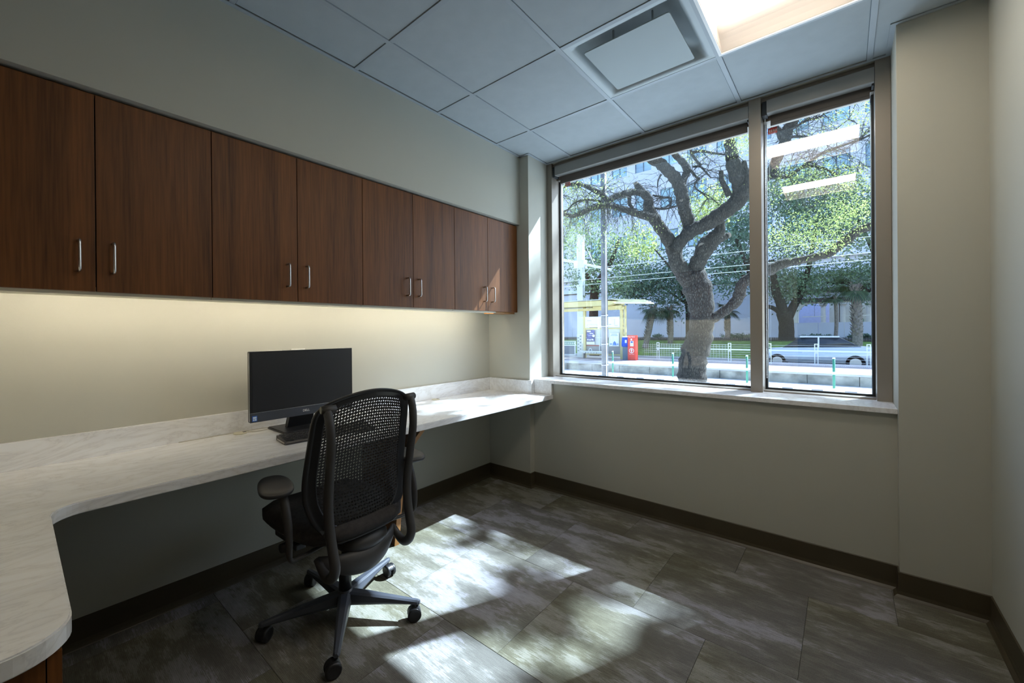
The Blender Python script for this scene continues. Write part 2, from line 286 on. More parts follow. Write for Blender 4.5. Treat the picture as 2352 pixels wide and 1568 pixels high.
# traced in metres: live oak limbs (x, y, z, radius) and foliage masses
OAK=[
[(-0.86, 12.48, -0.69, 0.438), (-0.84, 12.5, -0.27, 0.377), (-0.82, 12.52, 0.16, 0.353), (-0.78, 12.55, 0.58, 0.353), (-0.68, 12.64, 0.98, 0.329), (-0.61, 12.7, 1.42, 0.304), (-0.62, 12.69, 1.86, 0.316), (-0.69, 12.64, 2.41, 0.365), (-0.8, 12.54, 2.86, 0.316)] ,
[(-0.73, 12.6, 2.41, 0.243), (-0.97, 12.39, 2.84, 0.231), (-1.14, 12.24, 3.2, 0.195), (-1.19, 12.21, 3.63, 0.207)] ,
[(-1.17, 12.22, 3.45, 0.183), (-1.31, 12.04, 3.86, 0.17), (-1.46, 11.86, 4.16, 0.157), (-1.58, 11.7, 4.43, 0.156), (-1.66, 11.57, 4.66, 0.144), (-1.64, 11.53, 4.88, 0.119), (-1.79, 11.35, 5.12, 0.101), (-1.86, 11.23, 5.27, 0.071)] ,
[(-1.71, 11.36, 5.02, 0.083), (-1.91, 11.08, 5.02, 0.088), (-2.03, 10.87, 4.95, 0.093), (-2.2, 10.62, 4.85, 0.081), (-2.3, 10.43, 4.74, 0.075), (-2.39, 10.24, 4.85, 0.069), (-2.52, 10.02, 4.95, 0.062), (-2.65, 9.8, 5.03, 0.051), (-2.8, 9.57, 5.06, 0.039), (-2.94, 9.35, 4.97, 0.028), (-3.11, 9.09, 4.8, 0.017)] ,
[(-1.55, 11.63, 4.37, 0.132), (-1.61, 11.42, 4.37, 0.112), (-1.84, 11.06, 4.44, 0.094), (-2.0, 10.77, 4.5, 0.081), (-2.15, 10.49, 4.54, 0.074), (-2.25, 10.24, 4.54, 0.071), (-2.35, 10.0, 4.48, 0.067), (-2.49, 9.73, 4.38, 0.061), (-2.6, 9.47, 4.23, 0.055), (-2.71, 9.22, 4.14, 0.049), (-2.84, 8.95, 4.18, 0.043), (-2.98, 8.68, 4.27, 0.032)] ,
[(-1.96, 11.01, 4.96, 0.053), (-1.96, 11.01, 4.7, 0.047), (-1.89, 11.07, 4.58, 0.035)] ,
[(-2.45, 10.19, 4.54, 0.034), (-2.38, 10.15, 4.64, 0.028), (-2.6, 9.86, 4.67, 0.028), (-2.8, 9.59, 4.59, 0.025), (-2.91, 9.4, 4.39, 0.017)] ,
[(-1.16, 12.1, 3.49, 0.181), (-0.96, 12.15, 3.76, 0.168), (-0.74, 12.23, 3.97, 0.178), (-0.49, 12.34, 4.1, 0.183), (-0.25, 12.43, 4.23, 0.199), (-0.01, 12.52, 4.42, 0.197), (0.2, 12.59, 4.57, 0.196), (0.34, 12.61, 4.76, 0.217), (0.37, 12.52, 5.01, 0.181), (0.33, 12.37, 5.25, 0.191), (0.27, 12.21, 5.56, 0.167), (0.25, 12.07, 5.83, 0.133), (0.23, 11.95, 6.07, 0.121), (0.21, 11.82, 6.36, 0.098), (0.17, 11.66, 6.64, 0.076)] ,
[(0.14, 12.43, 4.79, 0.08), (0.07, 12.37, 4.98, 0.074), (-0.01, 12.3, 5.22, 0.063), (-0.02, 12.29, 5.45, 0.051)] ,
[(0.45, 12.3, 4.74, 0.089), (0.56, 12.4, 4.96, 0.078), (0.53, 12.37, 5.29, 0.072), (0.48, 12.33, 5.58, 0.056)] ,
[(-0.81, 12.4, 4.05, 0.181), (-0.84, 12.3, 4.31, 0.168), (-0.88, 12.2, 4.51, 0.161), (-0.91, 12.1, 4.8, 0.166), (-0.94, 12.0, 5.08, 0.166), (-0.99, 11.89, 5.28, 0.153), (-1.06, 11.76, 5.43, 0.152), (-1.18, 11.58, 5.59, 0.14), (-1.31, 11.39, 5.75, 0.139), (-1.47, 11.19, 5.86, 0.139), (-1.65, 10.96, 6.0, 0.126), (-1.89, 10.68, 6.24, 0.103)] ,
[(-0.95, 12.02, 5.14, 0.107), (-0.86, 12.03, 5.39, 0.094), (-0.78, 12.03, 5.59, 0.1), (-0.85, 11.91, 5.78, 0.088), (-0.97, 11.74, 5.93, 0.081), (-1.03, 11.62, 6.05, 0.075), (-1.14, 11.46, 6.28, 0.058)] ,
[(-0.74, 12.59, 2.59, 0.256), (-0.7, 12.55, 3.04, 0.218), (-0.58, 12.6, 3.33, 0.205), (-0.46, 12.64, 3.59, 0.24), (-0.29, 12.72, 3.79, 0.203), (-0.17, 12.76, 3.98, 0.143), (-0.13, 12.72, 4.23, 0.119)] ,
[(-0.29, 12.72, 3.73, 0.155), (-0.11, 12.87, 3.82, 0.108), (-0.01, 12.96, 3.86, 0.084)] ,
[(-0.47, 12.17, 3.4, 0.128), (-0.49, 12.14, 3.54, 0.105), (-0.49, 12.14, 3.58, 0.093)] ,
[(-0.51, 12.66, 1.52, 0.169), (-0.28, 12.72, 1.63, 0.132), (-0.04, 12.8, 1.81, 0.13), (0.19, 12.87, 2.04, 0.141), (0.3, 12.83, 2.28, 0.14), (0.35, 12.74, 2.46, 0.133), (0.5, 12.73, 2.6, 0.137), (0.7, 12.78, 2.7, 0.147), (0.92, 12.84, 2.79, 0.146), (1.21, 12.95, 2.95, 0.122), (1.5, 13.07, 3.0, 0.099), (1.85, 13.24, 3.08, 0.093), (2.12, 13.35, 3.15, 0.097), (2.33, 13.39, 3.33, 0.107), (2.53, 13.44, 3.52, 0.111), (2.73, 13.48, 3.67, 0.1), (2.96, 13.54, 3.73, 0.104), (3.23, 13.65, 3.8, 0.103), (3.53, 13.78, 3.85, 0.091)] ,
[(0.39, 12.38, 4.83, 0.146), (0.71, 12.48, 4.95, 0.133), (0.99, 12.54, 5.16, 0.12), (1.15, 12.5, 5.46, 0.108), (1.3, 12.45, 5.75, 0.117), (1.37, 12.32, 5.96, 0.126), (1.43, 12.2, 6.1, 0.103), (1.58, 12.15, 6.23, 0.082), (1.75, 12.11, 6.46, 0.06)] ,
[(1.32, 12.27, 5.84, 0.084), (1.21, 12.16, 6.09, 0.073), (1.05, 12.03, 6.27, 0.063)] ,
[(1.04, 12.28, 5.04, 0.043), (1.22, 12.38, 4.99, 0.037), (1.4, 12.48, 5.0, 0.037), (1.62, 12.61, 5.18, 0.044), (1.81, 12.71, 5.32, 0.037), (2.02, 12.84, 5.5, 0.031), (2.29, 13.01, 5.61, 0.027), (2.7, 13.31, 5.77, 0.025), (2.94, 13.46, 5.9, 0.021), (3.13, 13.56, 5.99, 0.015)] ,
[(1.66, 12.55, 5.17, 0.034), (1.83, 12.71, 5.2, 0.031), (1.99, 12.84, 5.17, 0.029), (2.15, 12.98, 5.08, 0.025), (2.3, 13.11, 4.98, 0.019)] ,
[(1.44, 12.1, 5.96, 0.041), (1.6, 12.24, 6.08, 0.031), (1.76, 12.38, 6.19, 0.026), (1.95, 12.55, 6.26, 0.021), (2.06, 12.64, 6.34, 0.014)] ,
[(1.44, 12.1, 5.8, 0.036), (1.6, 12.24, 5.82, 0.031), (1.81, 12.42, 5.8, 0.021), (2.0, 12.59, 5.69, 0.014)] ,
[(-0.65, 12.02, 6.02, 0.041), (-0.47, 12.17, 6.06, 0.035), (-0.21, 12.4, 6.0, 0.029), (0.01, 12.59, 5.96, 0.023)] ,
[(-0.75, 11.92, 5.62, 0.041), (-0.65, 12.01, 5.5, 0.035), (-0.56, 12.09, 5.35, 0.03), (-0.51, 12.13, 5.33, 0.026), (-0.59, 12.06, 5.21, 0.023), (-0.58, 12.07, 5.07, 0.021), (-0.46, 12.18, 4.94, 0.017), (-0.34, 12.28, 4.8, 0.014)] ,
[(-0.6, 11.92, 5.6, 0.028), (-0.46, 12.04, 5.6, 0.025), (-0.34, 12.15, 5.44, 0.021), (-0.25, 12.23, 5.31, 0.015)] ,
[(-1.45, 11.32, 4.89, 0.027), (-1.27, 11.48, 4.84, 0.027), (-1.09, 11.63, 4.81, 0.023), (-1.09, 11.63, 4.63, 0.019), (-1.13, 11.6, 4.52, 0.016)] ,
[(-1.4, 11.36, 4.54, 0.028), (-1.23, 11.51, 4.52, 0.028), (-1.09, 11.63, 4.55, 0.023), (-0.96, 11.74, 4.6, 0.021)] ,
[(-1.28, 11.47, 5.45, 0.023), (-1.34, 11.42, 5.28, 0.019), (-1.35, 11.4, 5.1, 0.014)] ,
[(-0.47, 12.17, 5.67, 0.035), (-0.59, 12.06, 5.85, 0.035), (-0.66, 12.0, 6.02, 0.035), (-0.71, 11.97, 6.2, 0.029)] ,
]
LEAF=[  # x,y,z, rx(view right), rz, n
  (-2.87,9.44,4.95,0.33,0.60,0.24,500),
  (-2.66,9.74,4.53,0.56,0.60,0.45,700),
  (-2.84,9.59,3.86,0.39,0.60,0.45,600),
  (-1.90,10.14,5.89,0.66,0.60,0.28,400),
  (-1.44,11.33,6.27,0.58,0.60,0.29,300),
  (0.55,12.13,5.98,0.20,0.60,0.27,500),
  (0.43,11.63,5.80,0.26,0.60,0.16,250),
  (-0.65,12.02,6.02,0.47,0.60,0.21,350),
  (-1.98,10.86,3.83,0.70,0.60,0.47,700),
  (-2.32,10.57,5.23,0.58,0.60,0.35,300),
  (1.33,12.13,4.76,0.41,0.60,0.31,450),
  (1.80,12.54,4.96,0.62,0.60,0.36,700),
  (2.50,12.89,4.68,0.61,0.60,0.51,900),
  (1.80,12.28,3.67,0.91,0.60,0.46,1500),
  (2.57,12.81,4.04,0.60,0.60,0.40,900),
  (2.12,12.56,5.90,0.71,0.60,0.30,500),
  (2.81,13.03,6.05,0.30,0.60,0.60,400),
  (1.57,12.08,3.27,0.61,0.60,0.30,500),
  (2.19,12.61,3.26,0.30,0.60,0.20,250),
]
BG=[
  (-10.71,24.47,6.99,1.71,2.50,2.29,1500),
  (-8.36,25.18,5.66,1.93,2.50,1.65,1800),
  (-7.41,28.64,4.49,2.67,2.50,1.78,2600),
  (-6.66,31.93,5.02,1.59,2.00,2.86,1500),
  (-2.75,28.71,5.43,1.59,2.50,2.38,2600),
  (-2.15,27.91,7.29,1.27,2.00,1.27,1300),
  (-2.91,24.61,7.96,1.16,1.50,1.05,1300),
  (-3.98,25.00,7.06,0.61,1.20,0.97,400),
  (-5.65,22.24,5.90,0.93,1.50,1.16,700),
  (-0.22,29.58,9.04,1.52,2.00,1.78,1800),
  (1.36,29.62,8.22,1.95,2.40,1.95,2600),
  (2.81,29.55,7.20,1.40,2.00,2.10,2200),
  (0.15,29.89,6.25,2.03,2.00,1.27,1600),
  (0.24,31.29,3.81,1.32,1.50,1.06,1500),
  (-0.88,31.64,4.47,1.38,1.50,1.10,1200),
  (2.25,33.02,4.31,2.38,1.50,0.93,2000),
  (3.44,34.06,4.30,0.79,1.20,1.59,900),
  (-7.74,23.07,3.80,1.02,1.00,0.63,500),
  (-9.46,22.91,4.45,0.79,1.50,1.32,700),
]
# ================================================================ ROOM SHELL
XP, YP, XC, YC, XR, YB, YL, YF, H = 0.438, 2.873, 2.588, 2.866, 2.873, -0.47, 2.9305, 3.152, 2.731
def struct(o): o['kind'] = 'structure'; return o
struct(box('floor', simple('subfloor', (0.10, 0.095, 0.085), 0.9), -0.12, 3.0, -0.6, 3.3, -0.08, -0.006))
floor = bpy.data.objects['floor']
# carpet tiles 61 cm square, laid in rows that run along the window wall, every second row shifted
rows = [(-0.47, 0.12), (0.12, 0.735), (0.735, 1.35), (1.35, 1.965), (1.965, 2.58), (2.58, 3.19)]
for j, (ya, yb) in enumerate(rows):
    off = {4: 0.42, 2: 0.42, 0: 0.42}.get(j, 0.113)
    xs = [off + 0.6125 * k for k in range(-1, 6)]
    for xa in xs:
        xb = xa + 0.6125
        a, b = max(xa, 0.0), min(xb, XR)
        yt = min(yb, YL if b > XP + 0.05 else YP)
        if b - a < 0.03: continue
        bm = bmesh.new(); ab(bm, a + 0.0006, b - 0.0006, ya + 0.0006, yt - 0.0006 if yt < yb else yb - 0.0006, -0.006, 0.0, 0.0008, 1)
        finish(bm, 'carpet_tile', carpet_m, floor)
# ceiling: slab, tiles in a 61 cm grid, tee bars, wall angle
ceil = struct(box('ceiling', simple('plenum_dark', (0.3, 0.3, 0.3), 0.9), -0.12, 3.0, -0.6, 3.3, H + 0.16, H + 0.26))
xs = [0.35, 0.6766, 1.2862, 1.8958, 2.5054, XR]; ys = [YB, 0.122, 0.7318, 1.3414, 1.951, 2.5606, YF]
skip = {(3, 4): 'light', (3, 2): 'light', (2, 4): 'vent'}
hb = 0.012
for i in range(5):
    for j in range(6):
        if (i, j) in skip: continue
        x0, x1, y0, y1 = xs[i] + (hb if i else 0.022), xs[i + 1] - (hb if i < 4 else 0.022), ys[j] + (hb if j else 0.022), ys[j + 1] - (hb if j < 5 else 0.022)
        bm = bmesh.new()
        if j == 5 and i == 4:      # notch round the column
            prism(bm, [(x0, y0), (x1, y0), (x1, YC - .02), (XC - .02, YC - .02), (XC - .02, y1), (x0, y1)], 'z', H + 0.0045, H + 0.0205)
        elif j == 5 and i == 0:    # notch round the pilaster
            prism(bm, [(x0, y0), (x1, y0), (x1, y1), (XP + .02, y1), (XP + .02, YP - .02), (x0, YP - .02)], 'z', H + 0.0045, H + 0.0205)
        else:
            ab(bm, x0, x1, y0, y1, H + 0.0045, H + 0.0205, 0.003, 1)
        finish(bm, 'ceiling_tile', tile_m, ceil)
for i in range(1, 5):
    box('tee_bar', bar_m, xs[i] - hb, xs[i] + hb, YB, YF if i < 4 else YF, H, H + 0.03, ceil, 0.001)
for j in range(1, 6):
    for i in range(5):
        box('tee_bar', bar_m, xs[i] + (hb if i else 0), xs[i + 1] - (hb if i < 4 else 0), ys[j] - hb, ys[j] + hb, H + 0.0005, H + 0.03, ceil, 0.001)
a = 0.020
for b in [(0.35, 0.35 + a, YB, YP), (0.35, XP + a, YP - a, YP), (XP, XP + a, YP, YF), (XP + a, XC - a, YF - a, YF), (XC - a, XC, YC, YF), (XC - a, XR, YC - a, YC), (XR - a, XR, YB, YC - a), (0.35 + a, XR - a, YB, YB + a)]:
    box('wall_angle', bar_m, *b, H - 0.001, H + 0.003, ceil)
# walls
wl_ = struct(box('wall_left', wall_m, -0.12, 0.0, -0.6, 3.3, 0.0, H + 0.2))
box('soffit', wall_m, 0.0, 0.35, YB, YP, 2.1727, H + 0.16, wl_, 0.0015)
ww = struct(box('wall_window', wall_m, XP - 0.01, XC + 0.01, YL, 3.36, -0.1, 0.862))
box('pilaster', wall_m, 0.0, XP, YP, 3.36, -0.1, H + 0.16, ww, 0.0015)
box('column', wall_m, XC, XR + 0.1, YC, 3.36, -0.1, H + 0.16, ww, 0.0015)
box('window_head', wall_m, XP, XC, YF + 0.005, 3.36, H, H + 0.2, ww)
struct(box('wall_right', wall_m, XR, XR + 0.12, -0.6, YC, 0.0, H + 0.2))
wb_ = struct(boxes('wall_back', wall_m, [(0.0, 1.868, YB - 0.12, YB, 0.0, H + 0.2), (1.868, 2.80, YB - 0.12, YB, 2.18, H + 0.2), (2.80, XR, YB - 0.12, YB, 0.0, H + 0.2)]))
struct(boxes('baseboard_left', base_m, [(0.0, 0.006, YB, YP, 0.0, 0.118), (0.0, 0.013, YB, YP, 0.0, 0.012)], None, 0.001))
def cove(name, pts, zt=0.118):
    """cove base following an open polyline (x,y); the room lies to the right-hand side"""
    bm = bmesh.new(); prof = [(0.0, 0.0), (0.0, zt), (0.005, zt - 0.003), (0.006, 0.028), (0.009, 0.012), (0.019, 0.004), (0.022, 0.0)]
    P = [Vector((*p, 0)) for p in pts]; rows_ = []
    for i, p in enumerate(P):
        d0 = (P[i] - P[i - 1]).normalized() if i else None; d1 = (P[i + 1] - P[i]).normalized() if i < len(P) - 1 else None
        n0 = Vector((d0.y, -d0.x, 0)) if d0 else None; n1 = Vector((d1.y, -d1.x, 0)) if d1 else None
        n = n0 if d1 is None else n1 if d0 is None else (n0 + n1) / (1 + n0.dot(n1))
        rows_.append([bm.verts.new((p.x + n.x * o, p.y + n.y * o, z)) for o, z in prof])
    for i in range(len(rows_) - 1):
        for k in range(len(prof) - 1): bm.faces.new((rows_[i][k], rows_[i + 1][k], rows_[i + 1][k + 1], rows_[i][k + 1]))
    bmesh.ops.recalc_face_normals(bm, faces=bm.faces[:])
    return struct(finish(bm, name, base_m))
bpy.data.objects.remove(bpy.data.objects['baseboard_left'])
cove('baseboard_left', [(0.0, YB), (0.0, YP - 0.0005)])
cove('baseboard_window', [(0.0, YP), (XP, YP), (XP, YL), (XC, YL), (XC, YC), (XR, YC)])
cove('baseboard_right', [(XR, YC), (XR, YB)])
cove('baseboard_back', [(1.83, YB), (0.0, YB)])
# back door (seen only as a reflection in the glass)
dr = struct(empty('door_1', (2.33, YB, 0)))
dm_ = simple('door_frame_paint', (0.50, 0.47, 0.38), 0.5)
at(boxes('door_frame', dm_, [(1.868, 1.918, YB - 0.10, YB + 0.012, 0.0, 2.18), (2.74, 2.79, YB - 0.10, YB + 0.012, 0.0, 2.18), (1.868, 2.79, YB - 0.10, YB + 0.012, 2.13, 2.18)], None, 0.002), dr)
at(box('door_leaf', doorw_m, 1.92, 2.738, YB - 0.06, YB - 0.02, 0.008, 2.128, None, 0.002), dr)
bm = bmesh.new(); cyl(bm, (1.98, YB - 0.02, 0.97), (1.98, YB + 0.03, 0.97), 0.012); cyl(bm, (1.975, YB + 0.03, 0.97), (2.09, YB + 0.03, 0.97), 0.009)
at(finish(bm, 'door_handle', steel_m, None, True), dr)

# ================================================================ WINDOWS
def window(n, xa, xb, first):
    w = struct(empty('window_%d' % n, ((xa + xb) / 2, YF, 0.89)))
    P = lambda o: at(o, w)
    gy = 3.285
    if first: P(box('window_frame', frame_m, XP + 0.001, 0.489, YF, 3.345, 0.89, H, None, 0.0015)); P(box('mullion', frame_m, 1.943, 2.008, YF, 3.345, 0.89, H, None, 0.0015))
    else: P(box('window_frame', frame_m, 2.526, XC - 0.001, YF, 3.345, 0.89, H, None, 0.0015))
    P(box('head_rail', frame_m, xa, xb, 3.235, 3.345, 2.60, H, None, 0.001))
    P(box('head_plate', frame_m, xa, xb, YF + 0.03, 3.235, 2.700, H, None, 0.001))
    P(box('bottom_rail', frame_m, xa, xb, 3.20, 3.345, 0.885, 0.898, None, 0.001))
    g = 0.011
    P(boxes('gasket', gasket_m, [(xa, xa + g, gy - 0.010, gy + 0.012, 0.898, 2.62), (xb - g, xb, gy - 0.010, gy + 0.012, 0.898, 2.62), (xa + g, xb - g, gy - 0.010, gy + 0.012, 0.898, 0.898 + g)]))
    P(boxes('spacer', alu_m, [(xa + g, xa + g + 0.004, gy + 0.001, gy + 0.011, 0.909, 2.60), (xb - g - 0.004, xb - g, gy + 0.001, gy + 0.011, 0.909, 2.60)]))
    bm = bmesh.new(); v = [bm.verts.new(c) for c in ((xa + g, gy, 0.908), (xb - g, gy, 0.908), (xb - g, gy, 2.61), (xa + g, gy, 2.61))]; bm.faces.new(v)
    gl = P(finish(bm, 'glass_pane', glass_m))
    return w
window(1, 0.489, 1.943, True); window(2, 2.008, 2.526, False)
# red stickers on the glass, one per pane, half hidden by the shades
red_m = simple('red_sticker', (0.72, 0.07, 0.06), 0.5, vary=0.05); wht_m = simple('white_print', (0.85, 0.84, 0.82), 0.5, vary=0.01)
for (x0, x1, z0, z1, lab) in ((0.545, 0.595, 2.555, 2.592, 'small red sticker on the glass of the wide left window pane'), (2.030, 2.078, 2.535, 2.572, 'small red sticker on the glass of the narrow right window pane')):
    st = empty('glass_sticker', ((x0 + x1) / 2, 3.2815, (z0 + z1) / 2)); tag(st, lab, 'sticker')
    at(box('sticker_sheet', red_m, x0, x1, 3.2825, 3.2838, z0, z1), st)
    at(boxes('sticker_print', wht_m, [(x0 + 0.006 + 0.011 * k, x0 + 0.012 + 0.011 * k, 3.2818, 3.2825, z0 + 0.010, z1 - 0.012) for k in range(4)] + [(x0 + 0.005, x1 - 0.005, 3.2818, 3.2825, z0 + 0.004, z0 + 0.006)]), st)
# roller shades
def shade(xa, xb, lab, chain):
    s = empty('roller_shade', ((xa + xb) / 2, YF, 2.62)); tag(s, lab, 'window shade')
    bm = bmesh.new(); prism(bm, [(YF, 2.621), (YF, 2.697), (YF + 0.004, 2.700), (YF + 0.075, 2.700), (YF + 0.075, 2.697), (YF + 0.006, 2.696), (YF + 0.006, 2.627), (YF + 0.055, 2.627), (YF + 0.055, 2.619), (YF + 0.004, 2.618)], 'x', xa + 0.03, xb - 0.002)
    at(finish(bm, 'fascia', fascia_m), s)
    bm = bmesh.new(); cyl(bm, (xa + 0.035, YF + 0.05, 2.660), (xb - 0.01, YF + 0.05, 2.660), 0.026, seg=24); at(finish(bm, 'shade_roll', shade_m, None, True), s)
    bm = bmesh.new(); prism(bm, [(YF + 0.074, 2.655), (YF + 0.074, 2.582), (YF + 0.070, 2.578), (YF + 0.070, 2.563), (YF + 0.080, 2.563), (YF + 0.080, 2.578), (YF + 0.076, 2.582), (YF + 0.076, 2.655)], 'x', xa + 0.042, xb - 0.018)
    at(finish(bm, 'shade_fabric', shade_m), s)
    at(box('bracket', gasket_m, xa + 0.004, xa + 0.03, YF + 0.01, YF + 0.075, 2.612, 2.698, None, 0.002), s); at(box('bracket', gasket_m, xb - 0.012, xb - 0.003, YF + 0.02, YF + 0.075, 2.606, 2.640, None, 0.002), s)
    if chain:
        bm = bmesh.new(); x = xa + 0.017
        for dy in (0.028, 0.052):
            cyl(bm, (x, YF + dy, 0.99), (x, YF + dy, 2.63), 0.0008, seg=5)
            for k in range(270): bmesh.ops.create_icosphere(bm, subdivisions=1, radius=0.0024, matrix=Matrix.Translation((x, YF + dy, 0.99 + k * 0.0061)))
        for k in range(7): bmesh.ops.create_icosphere(bm, subdivisions=1, radius=0.0024, matrix=Matrix.Translation((x, YF + 0.04 + 0.012 * math.cos(PI + k * PI / 6), 0.99 - 0.012 * math.sin(k * PI / 6))))
        c = at(finish(bm, 'bead_chain', alu_m, None, True), s); c['kind'] = 'stuff'
shade(0.489, 1.943, 'long roller shade rolled up above the wide left window pane', False)
shade(2.008, 2.526, 'short roller shade rolled up above the narrow right window pane, with bead chain', True)
# sill
sl = tag(empty('window_sill', (1.5, 3.0, 0.865)), 'long white marble window sill running under both window panes', 'window sill')
at(box('sill_slab', marble_m, 0.45, XC, 2.907, 3.20, 0.8635, 0.8895, None, 0.0025), sl)
at(box('sill_slab', marble_m, XP, 0.46, 2.93, 3.15, 0.8635, 0.8893, None, 0.001), sl)
at(box('sill_apron', marble_m, 0.458, 0.622, 2.909, 2.9305, 0.775, 0.8635, None, 0.001), sl)

# ================================================================ CEILING FIXTURES
def troffer(j, lab):
    x0, x1, y0, y1 = xs[3] + 0.004, xs[4] - 0.004, ys[j] + 0.004, ys[j + 1] - 0.004
    t = empty('ceiling_light', ((x0 + x1) / 2, (y0 + y1) / 2, H)); tag(t, lab, 'ceiling light', None)
    at(boxes('light_frame', white_m, [(x0, x1, y0, y0 + 0.014, H - 0.001, H + 0.03), (x0, x1, y1 - 0.014, y1, H - 0.001, H + 0.03), (x0, x0 + 0.014, y0 + 0.014, y1 - 0.014, H - 0.001, H + 0.03), (x1 - 0.014, x1, y0 + 0.014, y1 - 0.014, H - 0.001, H + 0.03)]), t)
    ym = (y0 + y1) / 2
    for sgn in (-1, 1):   # curved reflector tray
        bm = bmesh.new(); prof = []
        for k in range(9):
            u = k / 8; y = ym + sgn * (0.115 + u * (0.285 - 0.115)); z = H + 0.09 - 0.085 * u ** 2.2
            prof.append((y, z))
        pts = prof + [(p[0], p[1] + 0.006) for p in reversed(prof)]
        prism(bm, pts, 'x', x0 + 0.014, x1 - 0.014); at(finish(bm, 'reflector_tray', tray_m), t)
    at(boxes('end_plate', tray_m, [(x0 + 0.010, x0 + 0.016, y0 + 0.01, y1 - 0.01, H + 0.004, H + 0.12), (x1 - 0.016, x1 - 0.010, y0 + 0.01, y1 - 0.01, H + 0.004, H + 0.12), (x0 + 0.01, x1 - 0.01, y0 + 0.01, y1 - 0.01, H + 0.118, H + 0.124)]), t)
    bm = bmesh.new(); pts = [(ym + 0.118 * math.cos(q), H + 0.052 - 0.022 * math.sin(q)) for q in [PI * k / 12 for k in range(13)]] + [(ym - 0.118, H + 0.062), (ym + 0.118, H + 0.062)]
    prism(bm, pts, 'x', x0 + 0.018, x1 - 0.018); at(finish(bm, 'light_lens', lens_m), t)
troffer(4, 'square ceiling light with glowing centre lens nearest the window')
troffer(2, 'square ceiling light farther from the window, behind the one by the air diffuser')
# air diffuser
x0, x1, y0, y1 = xs[2] + 0.006, xs[3] - 0.006, ys[4] + 0.006, ys[5] - 0.006
v = tag(empty('air_diffuser', ((x0 + x1) / 2, (y0 + y1) / 2, H)), 'square white plaque air diffuser in the ceiling grid', 'air vent')
bm = bmesh.new(); cx, cy = (x0 + x1) / 2, (y0 + y1) / 2
def rsq(h, r, z, n=6):
    out = []
    for (sx, sy, a0) in ((1, 1, 0), (-1, 1, 90), (-1, -1, 180), (1, -1, 270)):
        for q in arc(cx + sx * (h - r), cy + sy * (h - r), r, a0, a0 + 90, n): out.append((q[0], q[1], z))
    return out
rings = [rsq(0.299, 0.004, H + 0.002), rsq(0.272, 0.012, H + 0.002), rsq(0.262, 0.02, H + 0.008), rsq(0.248, 0.03, H + 0.030), rsq(0.238, 0.04, H + 0.055), rsq(0.19, 0.04, H + 0.075), rsq(0.12, 0.04, H + 0.12)]
R_ = [[bm.verts.new(p) for p in r] for r in rings]
for i in range(len(R_) - 1):
    n = len(R_[i])
    for k in range(n): bm.faces.new((R_[i][k], R_[i + 1][k], R_[i + 1][(k + 1) % n], R_[i][(k + 1) % n]))
bm.faces.new(R_[-1]); bmesh.ops.recalc_face_normals(bm, faces=bm.faces[:])
cone_m = simple('diffuser_enamel', (0.40, 0.45, 0.46), 0.4, vary=0.01)
at(finish(bm, 'diffuser_cone', cone_m, None, True), v)
bm = bmesh.new(); pts = [(p[0], p[1]) for p in rsq(0.212, 0.012, 0)]; prism(bm, pts, 'z', H - 0.012, H - 0.006)
at(finish(bm, 'diffuser_plaque', simple('plaque_enamel', (0.30, 0.345, 0.345), 0.5, vary=0.01)), v)
for sx in (-1, 1):
    for sy in (-1, 1): at(box('hanger', cone_m, cx + sx * 0.1 - .004, cx + sx * 0.1 + .004, cy + sy * 0.1 - .004, cy + sy * 0.1 + .004, H - 0.006, H + 0.118), v)

# ================================================================ WALL CABINETS
ZB, ZT, XD = 1.442, 2.161, 0.3235
def pull(bm, p, out, h=0.108):
    """D pull; p = lower foot, out = outward unit vector"""
    o = Vector(out) * 0.032; p = Vector(p); z = Vector((0, 0, 1)); pts = [p, p + o * 0.7, p + o + z * 0.010, p + o + z * (h - 0.010), p + o * 0.7 + z * h, p + z * h]
    tube(bm, [(*q, 0.0045) for q in [p, p + o * .75, p + o * .95 + z * .003, p + o + z * .012, p + o + z * (h - .012), p + o * .95 + z * (h - .003), p + o * .75 + z * h, p + z * h]], 10)
def cabinet(y0, y1, doors, lab, handles):
    c = empty('wall_cabinet', (0.0, (y0 + y1) / 2, ZB)); tag(c, lab, 'cabinet')
    g = 0.0016
    at(boxes('cabinet_body', wood_m, [(0.002, XD - 0.021, y0 + g, y0 + 0.018, ZB + 0.012, ZT + 0.010), (0.002, XD - 0.021, y1 - 0.018, y1 - g, ZB + 0.012, ZT + 0.010), (0.002, XD - 0.021, y0 + 0.018, y1 - 0.018, ZT - 0.008, ZT + 0.010), (0.002, 0.010, y0 + 0.018, y1 - 0.018, ZB + 0.03, ZT - 0.008)]), c)
    at(box('cabinet_bottom', melamine_m, 0.002, XD - 0.021, y0 + g, y1 - g, ZB + 0.002, ZB + 0.018), c)
    for k, (a_, b_) in enumerate(doors):
        d = at(box('door', wood_m, XD - 0.020, XD, a_ + g, b_ - g, ZB, ZT, None, 0.001), c)
        hy = handles[k]
        if hy is not None:
            bm = bmesh.new(); pull(bm, (XD, hy, 1.514), (1, 0, 0)); o = finish(bm, 'door_handle', steel_m, None, True); o.parent = d; o.matrix_parent_inverse = Matrix.Translation(-Vector(c.location)) @ Matrix.Identity(4)
            o.matrix_parent_inverse = Matrix.Identity(4); 
    return c
cabinet(-0.071, 0.6625, [(-0.071, 0.2955), (0.2955, 0.6625)], 'walnut wall cabinet with two doors, nearest the camera at the left edge', [0.2505, 0.3425])
cabinet(0.6625, 1.4006, [(0.6625, 1.031), (1.031, 1.4006)], 'walnut wall cabinet with two doors, straight above the monitor', [0.980, 1.0735])
cabinet(1.4006, 2.1324, [(1.4006, 1.764), (1.764, 2.1324)], 'walnut wall cabinet with two doors, third from the camera, one short of the corner', [1.7125, 1.8025])
